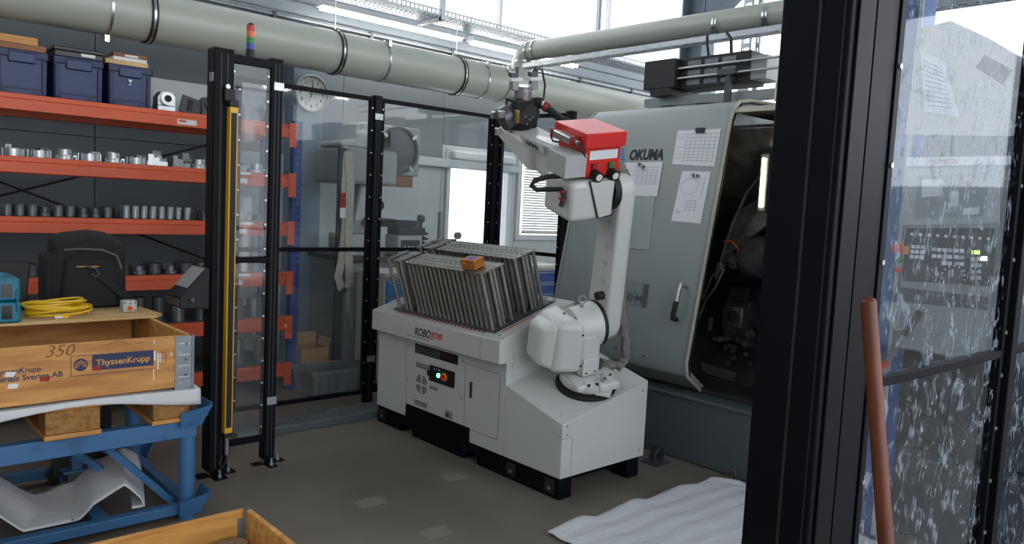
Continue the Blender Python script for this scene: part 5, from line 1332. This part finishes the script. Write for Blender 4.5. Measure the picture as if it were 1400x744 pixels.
# ================================================================== LATHE
lt = thing('cnc_lathe', 'large grey turning machine with slanted sliding door and open work area', 'lathe', (4.4, 2.2, 0))
YD0, YD1 = 2.66, 3.86
def doorx(z): return 3.885+.1926*(z-.6)
prof = [(4.08, .40), (3.905, .52), (3.885, .60), (doorx(1.2), 1.2), (doorx(2.0), 2.0), (doorx(2.08)+.004, 2.09), (doorx(2.1)+.03, 2.165), (doorx(2.1)+.09, 2.215), (doorx(2.1)+.2, 2.235), (5.5, 2.28), (5.5, .40)]
inner = [(4.12, .43), (3.955, .545), (3.935, .61), (doorx(1.2)+.05, 1.19), (doorx(2.0)+.05, 1.985), (doorx(2.1)+.075, 2.13), (doorx(2.1)+.2, 2.185), (5.5, 2.23)]
door = part('sliding_door', MB().prism(prof[:10]+inner[::-1], (0, YD0, 0), X, Z, Y*(YD1-YD0-.03)), 'lathe_grey', lt, bev=.012, seg=3)
part('door_end_plate', MB().prism(prof, (0, YD1-.029, 0), X, Z, Y*.03), 'lathe_grey', door, bev=.025, seg=4)
# pale trim bead around the door edge
tp = [(x, YD0-.006, z) for x, z in prof[:9]]+[(5.0, YD0-.006, 2.26)]
part('door_trim', MB().tube(tp, .012, 8), 'lathe_trim', door, smooth=True)
part('door_seal', MB().tube([(x+.022, YD0-.010, z-.012) for x, y, z in tp], .007, 6), 'rubber', door, smooth=True)
part('base', MB().box(3.9, 5.5, .2, 3.84, 0, .40), 'lathe_base', lt, bev=.01)
part('base_lip', MB().box(3.885, 4.15, .2, 3.84, .385, .405), 'lathe_base', lt, bev=.004)
part('side_cover', MB().box(4.12, 5.45, YD1, YD1+.03, .42, 2.05), 'lathe_beige', lt)
ss = part('slotted_side_post', MB().prism([(3.95, .42), (4.06, .42), (4.22, 1.35), (4.12, 1.35)], (0, YD1+.002, 0), X, Z, Y*.05), 'cell_white', lt, bev=.003)
for z in (.75, .9, 1.05, 1.2): part('slot', MB().box(4.03+(z-.75)*.17, 4.05+(z-.75)*.17, YD1+.0515, YD1+.053, z, z+.06), 'ink', ss)
# work-area enclosure
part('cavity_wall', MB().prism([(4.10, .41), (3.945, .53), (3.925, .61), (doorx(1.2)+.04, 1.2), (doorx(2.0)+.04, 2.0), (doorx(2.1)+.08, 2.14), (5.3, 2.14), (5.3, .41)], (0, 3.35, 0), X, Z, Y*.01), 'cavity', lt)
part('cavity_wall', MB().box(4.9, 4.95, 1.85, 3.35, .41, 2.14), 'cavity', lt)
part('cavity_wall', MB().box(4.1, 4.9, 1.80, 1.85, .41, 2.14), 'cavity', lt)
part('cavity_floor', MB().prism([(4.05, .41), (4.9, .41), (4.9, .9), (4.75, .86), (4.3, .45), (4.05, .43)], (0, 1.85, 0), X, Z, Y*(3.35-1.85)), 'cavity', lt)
part('top_cover', MB().prism([(doorx(2.1)+.02, 2.14), (doorx(2.1)+.05, 2.175), (doorx(2.1)+.2, 2.2), (5.0, 2.22), (5.0, 2.14)], (0, 1.85, 0), X, Z, Y*(YD0-1.862)), 'lathe_trim', lt)
part('slide_cover', MB().prism([(4.25, 2.05), (4.33, 2.08), (4.85, 1.62), (4.72, 1.50)], (0, 2.05, 0), X, Z, Y*1.25), 'cavity_steel', lt, bev=.01)
part('slide_cover', MB().poly3([at(978, 385, x=4.45), at(1000, 345, x=4.45), at(1048, 308, x=4.5), at(1052, 262, x=4.5), at(1006, 290, x=4.47)], V((.05, 0, 0))), 'cavity_steel', lt)
part('wiper_edge', MB().tube([at(978, 380, x=4.42), at(1002, 305, x=4.45), at(1022, 262, x=4.45), at(1040, 240, x=4.45)], .012, 8), 'cavity_steel', lt, smooth=True)
# spindle and chuck
scp = at(1032, 352, x=4.5)
ckx = part('spindle_chuck', MB().cyl((4.52, scp.y-.12, scp.z), (4.52, scp.y+.05, scp.z), .14, 36).cyl((4.52, scp.y+.05, scp.z), (4.52, scp.y+.10, scp.z), .085, 30).cyl((4.52, scp.y+.10, scp.z), (4.52, scp.y+.13, scp.z), .03, 20), 'cavity_steel', lt, smooth=True)
for k in range(3):
    a = k*2*pi/3
    part('chuck_jaw', MB().box(-.03, .03, 0, .06, .03, .12, MX.Translation((4.52, scp.y+.08, scp.z)) @ MX.Rotation(a, 4, 'Y')), 'steel', ckx, bev=.004)
p = at(995, 350, x=4.5)
part('coolant_drum', MB().cyl((4.5, p.y+.02, p.z-.02), (4.5, p.y-.10, p.z-.02), .05, 20), 'cavity_steel', lt, smooth=True)
part('orange_hose', MB().tube([at(990, 330, x=4.43), at(1000, 330, x=4.42), at(1008, 338, x=4.42), at(1010, 345, x=4.42)], .007, 8), 'orange', lt, smooth=True)
# tool turret with stations
tc_ = at(1005, 435, x=4.5)
tur = part('tool_turret', MB().cyl((4.62, tc_.y-.12, tc_.z), (4.62, tc_.y+.06, tc_.z), .19, 12), 'cavity_steel', lt, bev=.008)
part('turret_hub', MB().cyl((4.62, tc_.y+.06, tc_.z), (4.62, tc_.y+.085, tc_.z), .09, 24), 'cavity', tur, smooth=True)
th_ = at(1003, 435, x=4.36)
hol = part('tool_holder', MB().box(4.36, 4.46, th_.y-.06, th_.y+.05, th_.z-.06, th_.z+.07), 'cavity_steel', lt, bev=.008)
part('holder_bore', MB().ring((4.361, th_.y, th_.z+.01), (4.345, th_.y, th_.z+.01), .04, .026, 24).cyl((4.36, th_.y, th_.z+.01), (4.352, th_.y, th_.z+.01), .025, 20), 'cavity', hol, smooth=True)
h2 = at(1010, 400, x=4.38)
part('tool_holder', MB().box(4.38, 4.5, h2.y-.07, h2.y+.07, h2.z-.05, h2.z+.03), 'black_plastic', lt, bev=.006)
for u, v in ((978, 463), (985, 465), (993, 464)):
    q = at(u, v, x=4.36); part('coolant_nozzle', MB().ring((4.36, q.y, q.z), (4.345, q.y, q.z), .012, .006, 12).cyl((4.5, q.y, q.z), (4.36, q.y, q.z), .010, 10), 'steel', lt)
for k in range(14):
    q = at(990+rnd.uniform(0, 40), 455+rnd.uniform(0, 45), x=4.35+rnd.uniform(0, .1)); s = rnd.uniform(.01, .025)
    part('tool_bit', MB().box(q.x-s, q.x+s, q.y-s, q.y+s, q.z-s*.7, q.z+s*.7, rot('X', rnd.uniform(0, 3), q)), 'steel_dark', lt)
part('turret_cover', MB().poly3([at(957, 495, x=4.3), at(1005, 510, x=4.3), at(1003, 522, x=4.3), at(960, 510, x=4.3)], V((.02, 0, 0))), 'cavity_steel', lt, bev=.004)
part('coolant_pipe', MB().tube([at(955, 436, x=4.2), at(966, 408, x=4.2), at(977, 395, x=4.2), at(990, 368, x=4.22)], .006, 8), 'steel', lt, smooth=True)
part('coolant_pipe', MB().tube([at(960, 410, x=4.25), at(973, 378, x=4.25), at(982, 368, x=4.25)], .005, 8), 'steel', lt, smooth=True)
part('pipe_block', MB().box(*sum(([c-.02, c+.02] for c in at(985, 364, x=4.25)), [])), 'steel', lt, bev=.004)
part('gauge_rule', MB().poly3([at(967, 450, x=4.3), at(972, 452, x=4.3), at(975, 436, x=4.3), at(970, 434, x=4.3)], V((.006, 0, 0))), 'steel', lt)
q = at(1043, 250, x=4.32)
wl_ = part('work_lamp', MB().box(q.x, q.x+.04, q.y-.03, q.y+.03, q.z-.18, q.z+.18), 'cavity_steel', lt, bev=.006)
part('lamp_tube', MB().cyl((q.x-.012, q.y, q.z-.15), (q.x-.012, q.y, q.z+.15), .008, 10), 'lamp_warm', wl_, smooth=True)
# door face details, placed on the slanted door plane
dn = V((-1, 0, .1926)).normalized(); dpt = V((3.885, 0, .6)); du_ = V((.1926, 0, 1)).normalized()
def dp(u, v, off=.0015): return onpl(u, v, dpt, dn)+dn*off
def plane_quad(c, th=.001, off=.0015): return MB().poly3([dp(u, v, off) for u, v in c], dn*th)
part('door_window', plane_quad(((862, 268), (896, 268), (888, 342), (857, 340)), .003), 'door_glass', door, bev=.001, label='small pale door window')
text('okuma', 'ink', door, dp(884, 211.5, .001), -Y, du_, w=.285, h=.077, label='black maker lettering')
part('logo_mark', MB().poly3([dp(850, 203), dp(853.5, 203), dp(852, 219), dp(848.5, 219)], dn*.001).poly3([dp(846, 217), dp(855, 217), dp(854.5, 221), dp(845.5, 221)], dn*.001), 'drawer_blue', door, label='blue logo stroke')
nmp = part('model_plate', plane_quad(((840, 382), (888, 389), (884, 421), (838, 414)), .002), 'plate_grey', door, label='grey model plate')
part('plate_edge', plane_quad(((881, 388), (888, 389), (884, 421), (877, 420)), .0006, .0038), 'lathe_base', nmp)
e1 = (dp(880, 395, 0)-dp(855, 391, 0)); mdir = V((0, -1, 0))
text('star', 'lathe_grey', nmp, dp(867, 393.2, .005), mdir, du_, w=.155, h=.05); text('oom', 'lathe_base', nmp, dp(865.5, 407, .005), mdir, du_, w=.16, h=.05)
hp0, hp1 = dp(937, 391, .0), dp(926, 437, .0)
hd = part('door_handle', MB().tube([hp0, hp0+dn*.05, hp0.lerp(hp1, .15)+dn*.055, hp0.lerp(hp1, .85)+dn*.055, hp1+dn*.05, hp1], .013, 10), 'alu', door, smooth=True, label='bright bow handle')
part('handle_grip', MB().tube([hp0.lerp(hp1, .5)+dn*.055, hp0.lerp(hp1, .85)+dn*.055, hp1+dn*.05, hp1+dn*.01], .0165, 10), 'rubber', hd, smooth=True)
for u, v in ((880, 487), (842, 476)):
    q = dp(u, v, 0); part('screw', MB().cyl(q, q+dn*.004, .006, 8), 'ink', door)
# right hand cover with control panel, seen through the near fence
rc = part('end_cover', MB().prism([(4.0, .40), (3.95, .6), (3.95, 1.0), (doorx(1.6)+.02, 1.6), (doorx(2.0)+.02, 2.0), (4.3, 2.16), (5.5, 2.2), (5.5, .4)], (0, .2, 0), X, Z, Y*1.60), 'lathe_base', lt, bev=.02)
# control pendant
cpl = thing('control_panel', 'machine control panel with keypads, dial and emergency stop on the lathe', 'control panel', (3.7, 1.2, 1.0))
PXc = 3.70
def cq(u, v, d=0.): 
    q = at(u, v, x=PXc); return V((PXc-d, q.y, q.z))
def cquad(nm, c, mt, d0, d1, par=None, **k):
    return part(nm, MB().poly3([cq(u, v, d0) for u, v in c], V((-(d1-d0), 0, 0))), mt, par or cpl, **k)
cs = part('case', MB().box(PXc, 3.93, .86, 1.405, .93, 1.80), 'comp_grey', cpl, bev=.01)
cquad('screen_bezel', ((1240, 232), (1368, 226), (1366, 305), (1234, 308)), 'comp_light', 0, .006)
cquad('screen', ((1256, 240), (1352, 236), (1350, 296), (1250, 300)), 'comp_grey', .006, .009)
for c in (((1262, 246), (1290, 245), (1289, 268), (1261, 270)), ((1300, 262), (1312, 261), (1311, 282), (1299, 283)), ((1318, 285), (1340, 283), (1339, 293), (1317, 294))): cquad('screen_window', c, 'label', .009, .010)
for c in (((1322, 248), (1330, 248), (1330, 256), (1322, 256)),): cquad('screen_icon', c, 'green', .009, .010)
kb = cquad('soft_key_bar', ((1240, 312), (1360, 312), (1359, 338), (1236, 336)), 'black_plastic', 0, .008)
for k in range(10): cquad('soft_key', ((1246+k*11.6, 318.4+k*.7), (1250+k*11.6, 318.5+k*.7), (1250+k*11.6, 322+k*.7), (1246+k*11.6, 322+k*.7)), 'label', .008, .011, kb)
kp = cquad('key_plate', ((1238, 334), (1362, 338), (1358, 392), (1234, 384)), 'black_plastic', 0, .005)
for r in range(3):
    for k in range(3): cquad('key', ((1247+k*6.6-r, 335+r*6.8+k*.2), (1252+k*6.6-r, 335+r*6.8+k*.2), (1252+k*6.6-r, 340+r*6.8+k*.2), (1247+k*6.6-r, 340+r*6.8+k*.2)), 'label', .005, .010, kp)
for r in range(3):
    for k in range(6):
        if r == 2 and k in (0, 1): continue
        u = 1275+k*7.2+(2 if k > 3 else 0); v = 338.5+r*9+k*.4
        cquad('key', ((u, v), (u+5.5, v+.1), (u+5.3, v+5.2), (u-.2, v+5)), 'label' if (k+r) % 3 else 'comp_light', .005, .010, kp)
q = cq(1304, 378, .005); part('dial', MB().cyl(q, q-X*.015, .035, 24), 'dark_grey', kp, smooth=True); part('dial_mark', MB().box(q.x-.017, q.x-.015, q.y-.002, q.y+.002, q.z, q.z+.03), 'label', kp)
dk = MB()
for k in range(11):
    a = radians(-40+k*26); c = q+V((-.001, .046*cos(a), .046*sin(a))); dk.box(c.x-.001, c.x, c.y-.003, c.y+.003, c.z-.003, c.z+.003)
part('dial_scale', dk, 'label', kp, kind='stuff')
cquad('digit_window', ((1326, 340), (1344, 341), (1343, 349), (1325, 348)), 'ink', .005, .007, kp)
text('d188', 'digit_lit', cpl, cq(1335, 345, .0078), -Y, Z, w=.03, label='lit green digits')
for r in range(4):
    for k in range(2): cquad('switch', ((1328+k*9, 352+r*8.5), (1333+k*9, 352+r*8.5), (1333+k*9, 357+r*8.5), (1328+k*9, 357+r*8.5)), 'comp_light', .005, .012, kp)
cquad('lit_key', ((1343, 351), (1350, 351), (1350, 356), (1343, 356)), 'lamp_warm', .005, .010, kp)
q = cq(1233, 340, 0); part('stop_collar', MB().box(q.x-.006, q.x, q.y-.035, q.y+.025, q.z-.025, q.z+.025), 'yellow', cpl)
q = cq(1231, 340, .006); part('stop_button', MB().cyl(q, q-X*.03, .024, 18), 'red', cpl, smooth=True, label='red emergency stop')
q = cq(1231, 355.5, 0); part('start_button', MB().cyl(q, q-X*.014, .014, 16), 'green', cpl, smooth=True)
q = cq(1229, 369, 0); part('hold_button', MB().cyl(q, q-X*.014, .014, 16), 'red', cpl, smooth=True)
cquad('lower_door', ((1224, 392), (1352, 406), (1350, 424), (1222, 412)), 'dark_grey', 0, .004)
# plates, sheets and cables on the end cover
def sheet(nm, c, x, label, cat, mt='paper', th=.002, n=None):
    pts = [at(u, v, x=x) for u, v in c]; o = sum(pts, V())/len(pts)
    t = thing(nm, label, cat, o)
    part('sheet', MB().poly3(pts, V((th, 0, 0))), mt, t)
    return t
big = sheet('cover_sheet', ((1254, 40), (1300, 28), (1352, 52), (1396, 78), (1392, 186), (1238, 184)), 3.66, 'large pale sheet with cut corners hung over the lathe control', 'sheet', 'lathe_beige', .004)
def bq(nm, c, mt, par, x=3.66, th=.0015): return part(nm, MB().poly3([at(u, v, x=x-.0005) for u, v in c], V((-th, 0, 0))), mt, par)
bq('dark_cutout', ((1334, 92), (1346, 75), (1385, 96), (1370, 116)), 'screen_off', big)
nt_ = sheet('note_paper', ((1258, 68), (1291, 84), (1311, 160), (1265, 152)), 3.652, 'printed white note pinned by a magnet on the pale sheet', 'paper')
for k in range(10): bq('print_line', ((1262+k*.6, 82+k*6.8), (1288+k*1.6, 94+k*5.9), (1288+k*1.6, 95.2+k*5.9), (1262+k*.6, 83.2+k*6.8)), 'paper_ink', nt_, 3.651, .0006)
m_ = at(1259, 125, x=3.651)
single('round_magnet', MB().cyl((3.6515, m_.y, m_.z), (3.63, m_.y, m_.z), .014, 14), 'steel', 'round steel magnet holding the printed note beside the near post', 'magnet', (3.64, m_.y, m_.z), smooth=True)
ns_ = sheet('name_strip', ((1240, 215.5), (1394, 213), (1393, 225), (1239, 227)), 3.655, 'long pale strip with handwritten letters under the big sheet', 'strip', 'paper')
text('sign', 'red_dark', ns_, at(1292, 220.5, x=3.6535), -Y, Z, w=.11, h=.018, label='handwritten letters')
ag = thing('air_gun', 'hanging chrome air gun with black hose under the control panel', 'air gun', at(1232, 470, x=3.68))
part('barrel', MB().tube([at(1206, 506, x=3.68), at(1228, 470, x=3.68), at(1238, 458, x=3.68)], .012, 10), 'alu', ag, smooth=True)
part('trigger', MB().tube([at(1224, 452, x=3.68), at(1240, 450, x=3.68), at(1256, 440, x=3.68)], .007, 8), 'steel', ag, smooth=True)
part('handle', MB().tube([at(1236, 458, x=3.68), at(1250, 440, x=3.68), at(1258, 425, x=3.68)], .018, 10), 'black_plastic', ag, smooth=True)
part('red_tip', MB().cyl(at(1208, 503, x=3.68), at(1214, 494, x=3.68), .015, 10), 'red', ag, smooth=True)
ch = thing('hanging_cable', 'black cable hanging in a loop below the control panel', 'cable', at(1270, 560, x=3.85))
part('cable', MB().tube([at(*c, x=3.86) for c in ((1304, 505), (1303, 530), (1298, 560), (1288, 590), (1275, 605), (1258, 600), (1248, 580), (1246, 560), (1238, 545), (1226, 535), (1228, 548), (1240, 556), (1248, 548), (1247, 530), (1248, 520))], .007, 8), 'rubber', ch, smooth=True)
part('coil', MB().tube([at(1305+3*cos(k*1.6), 500+k*.5+2*sin(k*1.6), x=3.86) for k in range(44)], .004, 5), 'rubber', ch, smooth=True)
part('conduit', MB().tube([at(*c, x=3.88) for c in ((1236, 562), (1245, 561), (1270, 568), (1300, 575), (1320, 590), (1328, 605))], .012, 8), 'dark_grey', ch, smooth=True)
part('socket', MB().box(*sum(([c-.035, c+.035] for c in at(1233, 426, x=3.905)), [])), 'dark_grey', lt, bev=.006)
# roof equipment on the lathe
eq = thing('cooling_unit', 'black cooling unit with slotted frame and rails on the lathe roof', 'machine unit', (4.75, 3.2, 2.25))
zt = 2.262
def er(y0, y1, z0, z1, x0=4.6, x1=4.85): return MB().box(x0, x1, y0, y1, z0, z1)
part('front_box', er(3.41, 3.69, 2.41, 2.62), 'black_plastic', eq, bev=.006)
part('lower_box', er(3.44, 3.62, 2.36, 2.41), 'black_plastic', eq)
fr_ = part('slotted_frame', er(2.84, 3.41, 2.40, 2.62, 4.66, 4.85), 'black_plastic', eq, bev=.004)
for r in range(3):
    for k in range(3): part('slot', er(2.95+k*.14, 3.06+k*.14, 2.425+r*.065, 2.465+r*.065, 4.655, 4.66), 'steel_dark', fr_)
part('connector_block', er(2.72, 2.84, 2.42, 2.58, 4.66, 4.85), 'comp_grey', eq, bev=.006)
part('guide_rail', MB().cyl((4.63, 3.41, 2.545), (4.63, 1.6, 2.55), .009, 10), 'alu', eq, smooth=True)
part('guide_rail', MB().cyl((4.63, 3.41, 2.475), (4.63, 1.6, 2.48), .009, 10), 'alu', eq, smooth=True)
part('rail_post', MB().box(4.61, 4.65, 2.96, 3.0, 2.25, 2.49).box(4.60, 4.66, 2.92, 3.06, 2.46, 2.50), 'dark_grey', eq, bev=.003)
part('support_beam', MB().box(4.7, 4.8, 1.5, 3.75, 2.30, 2.36), 'lathe_grey', eq); part('support_foot', MB().box(4.72, 4.78, 3.2, 3.3, 2.262, 2.30).box(4.72, 4.78, 3.5, 3.6, 2.262, 2.36).box(4.72, 4.78, 2.4, 2.5, 2.262, 2.30), 'lathe_base', eq)
part('hose', MB().tube([(4.7, 3.2, 2.62), (4.7, 3.22, 2.70), (4.75, 3.26, 2.78)], .010, 8).tube([(4.7, 3.02, 2.62), (4.7, 3.03, 2.72), (4.75, 3.1, 2.78)], .012, 8), 'rubber', eq, smooth=True)
sb = thing('switch_cabinet', 'small grey box with red switch on the lathe roof by the post', 'switch box', (4.6, 2.35, 2.24))
part('case', MB().box(4.5, 4.62, 2.40, 2.56, 2.24, 2.37), 'lathe_beige', sb, bev=.004); part('dark_back', MB().box(4.52, 4.66, 2.22, 2.40, 2.24, 2.37), 'dark_grey', sb, bev=.004)
part('red_switch', MB().box(4.50, 4.52, 2.28, 2.36, 2.27, 2.34), 'red_dark', sb, bev=.003)
# papers and magnets on the lathe door
def dpaper(nm, c, label, off, lines):
    o = dp(*c[0]); t = thing(nm, label, 'paper', o)
    part('sheet', plane_quad(c, .0012, off), 'paper', t)
    C4 = [dp(u, v, off+.0013) for u, v in c]
    def L(a, b, w=.0022):
        p0 = C4[0].lerp(C4[1], a[0]).lerp(C4[3].lerp(C4[2], a[0]), a[1]); p1 = C4[0].lerp(C4[1], b[0]).lerp(C4[3].lerp(C4[2], b[0]), b[1])
        d = (p1-p0).normalized(); n = dn.cross(d)*w/2
        return [p0-n, p1-n, p1+n, p0+n]
    mb = MB()
    for a, b in lines: mb.poly3(L(a, b), dn*.0004)
    part('print', mb, 'paper_ink', t)
    return t
gl = [((.25, y), (.97, y)) for y in (.12, .22, .32, .42, .5, .54, .62, .7, .78, .86)]+[((x, .1), (x, .9)) for x in (.25, .36, .47, .58, .69, .80, .92)]+[((.04, y), (.22, y)) for y in (.1, .18, .26, .5, .7, .8)]
dpaper('form_paper', ((927, 179), (986, 176), (977, 228), (919, 225)), 'printed form with table held by a black magnet on lathe door', .002, gl)
cl = [((.38+.3*cos(k*.45), .30+.16*sin(k*.45)), (.38+.3*cos((k+1)*.45), .30+.16*sin((k+1)*.45))) for k in range(14)]+[((.85, .1), (.85, .5))]+[((.35, y), (.75, y)) for y in (.58, .64, .7, .76)]+[((x, .58), (x, .78)) for x in (.4, .55, .7)]+[((.1, .80), (.25, .80)), ((.1, .82), (.25, .82)), ((.1, .84), (.25, .84))]
dpaper('drawing_paper', ((933, 234), (972, 235), (958, 306), (918, 302)), 'technical drawing of a round part pinned on lathe door', .002, cl)
dpaper('list_paper', ((846, 223), (907, 221.5), (899, 269), (840, 267)), 'list sheet pinned beneath the black letters on lathe door', .0055, [((.4, y), (.95, y)) for y in (.15, .25, .33, .41, .49, .57, .65)]+[((x, .22), (x, .68)) for x in (.5, .6, .7, .8, .9)])
def magnet(u, v, label, r=.016, off=.004, mt='steel'):
    q = dp(u, v, off); single('round_magnet', MB().cyl(q, q+dn*.012, r, 16).cyl(q+dn*.012, q+dn*.022, r*.6, 14), mt, label, 'magnet', q, smooth=True)
magnet(949, 240, 'round steel magnet on the technical drawing, left of the pair', .014); magnet(954, 241, 'round steel magnet on the technical drawing, right of the pair', .013, .004)
magnet(876, 225.5, 'round steel magnet on the list sheet, upper one', .014, .008); magnet(880.5, 228.5, 'round steel magnet on the list sheet, lower one', .015, .008)
q = dp(958, 179, .0035)
single('clip_magnet', MB().poly3([dp(952.5, 175.5, .0035), dp(964.5, 175, .0035), dp(964, 182, .0035), dp(952, 182, .0035)], dn*.012), 'black_plastic', 'black bar magnet at the top of the printed form', 'magnet', q, bev=.002)
# floor clutter by the base
wc = thing('wire_coil', 'thin brown wire coil lying at the foot of the lathe base', 'wire', at(1000, 650, x=3.88))
part('loop', MB().tube([at(1000+6*cos(k*.5), 650+8*sin(k*.5), x=3.885) for k in range(26)]+[at(985, 657, x=3.885), at(940, 640, x=3.885)], .003, 6), 'disc_brown', wc, smooth=True)
fl = thing('floor_bracket', 'dark steel floor bracket between robot cell and lathe', 'bracket', at(895, 632, z=0))
o_ = at(893, 633, z=0)
part('plate', MB().box(o_.x-.05, o_.x+.08, o_.y-.06, o_.y+.06, 0, .008), 'dark_grey', fl); part('upright', MB().box(o_.x+.03, o_.x+.04, o_.y-.05, o_.y+.05, .008, .10).tube([(o_.x-.03, o_.y-.04, .01), (o_.x-.03, o_.y-.03, .07), (o_.x+.03, o_.y-.02, .09)], .006, 6), 'dark_grey', fl)

# ================================================================== FOAM SHEET ON THE FLOOR
edge = [at(u, v, z=0) for u, v in ((748, 732), (795, 712), (815, 711), (852, 694), (868, 687), (885, 687), (930, 669), (952, 666), (972, 657), (1012, 664))]
def fs(u, v):
    k = u*(len(edge)-1); i = min(int(k), len(edge)-2); p = edge[i].lerp(edge[i+1], k-i)
    b = V((2.50+u*1.13, 1.25, 0))
    q = p.lerp(b, v)
    h = .010+.006*abs(sin(u*9+v*2))+.012*math.exp(-((v-.0)*14)**2)*(.5+.5*sin(u*21))+.003*sin(v*60)
    return (q.x, q.y, h)
single('foam_sheet', MB().grid(fs, 60, 60), 'foam', 'large white ribbed foam sheet spread on the concrete floor', 'foam sheet', (3.1, 1.8, 0), smooth=True, solid=.006)

# ================================================================== NEAR FENCE, RIGHT
np_ = thing('fence_post', 'broad black fence post standing close beside the dirty clear panel', 'fence post', (1.56, .75, 0))
a0, a1, b0, b1 = 1.455, 1.655, .68, .825
part('profile', MB().box(a0, a1, b0, b1, .01, 2.6), 'black_frame', np_, bev=.004)
part('foot_plate', MB().box(a0-.04, a1+.04, b0-.04, b1+.04, 0, .01), 'black_frame', np_)
part('groove', MB().box(a0-.0015, a0+.001, b0+.06, b0+.066, .03, 2.58), 'rubber', np_); part('groove', MB().box(a0-.0015, a0+.001, b0+.012, b0+.015, .03, 2.58), 'rubber', np_)
part('door_profile', MB().box(a0+.02, a0+.09, b0-.006, b0, .03, 2.58), 'black_frame', np_, bev=.002)
part('edge_profile', MB().box(a0+.10, a1, b0-.004, b0, .03, 2.58), 'black_frame', np_, bev=.001)
m_ = MX.Identity(4)
fence((1.66, .685), (2.47, .65), 'dirty splashed clear fence panel between near posts before the lathe control', 'poly_dirty', zb=.12, zt=2.5, zm=1.155, r=.022)
np2 = thing('fence_post', 'slim black fence post at the far end of the dirty panel', 'fence post', (2.5, .65, 0))
part('profile', MB().box(2.475, 2.525, .62, .67, .006, 2.6), 'black_frame', np2, bev=.003); part('foot_plate', MB().box(2.45, 2.55, .6, .69, 0, .006), 'black_frame', np2)
fence((2.53, .648), (3.7, .61), 'second dirty clear fence panel beyond the slim near post', 'poly_dirty', zb=.12, zt=2.5, zm=1.155, r=.022)
# sticks
t1 = at(1187, 409, y=.60); t2 = at(1208, 700, y=.545)
d = (t2-t1); t3 = t1+d*((t1.z-.012)/(t1.z-t2.z))
bs_ = thing('broom_handle', 'red brown round wooden broom handle leaning before the dirty panel', 'stick', (t3.x, t3.y, 0))
part('shaft', MB().cyl(t3, t1-d.normalized()*-.004, .0145, 18), 'stick', bs_, smooth=True)
part('rounded_end', MB().lathe([(.0145, 0), (.012, .004), (.006, .007), (0, .008)], t1-d.normalized()*-.004, -d, 18), 'stick', bs_, smooth=True)
q0, q1 = at(1197, 300, y=.80), at(1180, 480, y=.80); q2 = q0+(q1-q0)*(q0.z/(q0.z-q1.z))
single('wooden_lath', MB().cyl((q2.x, q2.y, .012), q0, .012, 12), 'stick_pale', 'pale yellow wooden lath standing behind the dirty panel', 'stick', (q2.x, q2.y, 0), smooth=True)
# blue locker standing behind the panel, beside the lathe
lk = thing('blue_column', 'blue steel side column between near post and lathe control', 'column', (3.80, 1.52, 0))
part('body', MB().box(3.72, 3.87, 1.412, 1.60, 0, 2.55), 'blue_locker', lk, bev=.006)
part('edge_strip', MB().box(3.712, 3.72, 1.412, 1.43, .02, 2.53), 'comp_light', lk)
bb_ = thing('blue_bin', 'blue plastic bin standing on top of the lathe end cover', 'bin', (4.6, 1.0, 2.2))
part('shell', MB().prism([(-.25, 0), (.25, 0), (.28, .16), (-.28, .16)], (4.5, 1.0, 2.2), Y, Z, X*.3), 'drawer_blue', bb_, bev=.01)
part('rim', MB().box(4.49, 4.81, .71, 1.29, 2.35, 2.372), 'blue_locker', bb_, bev=.004)
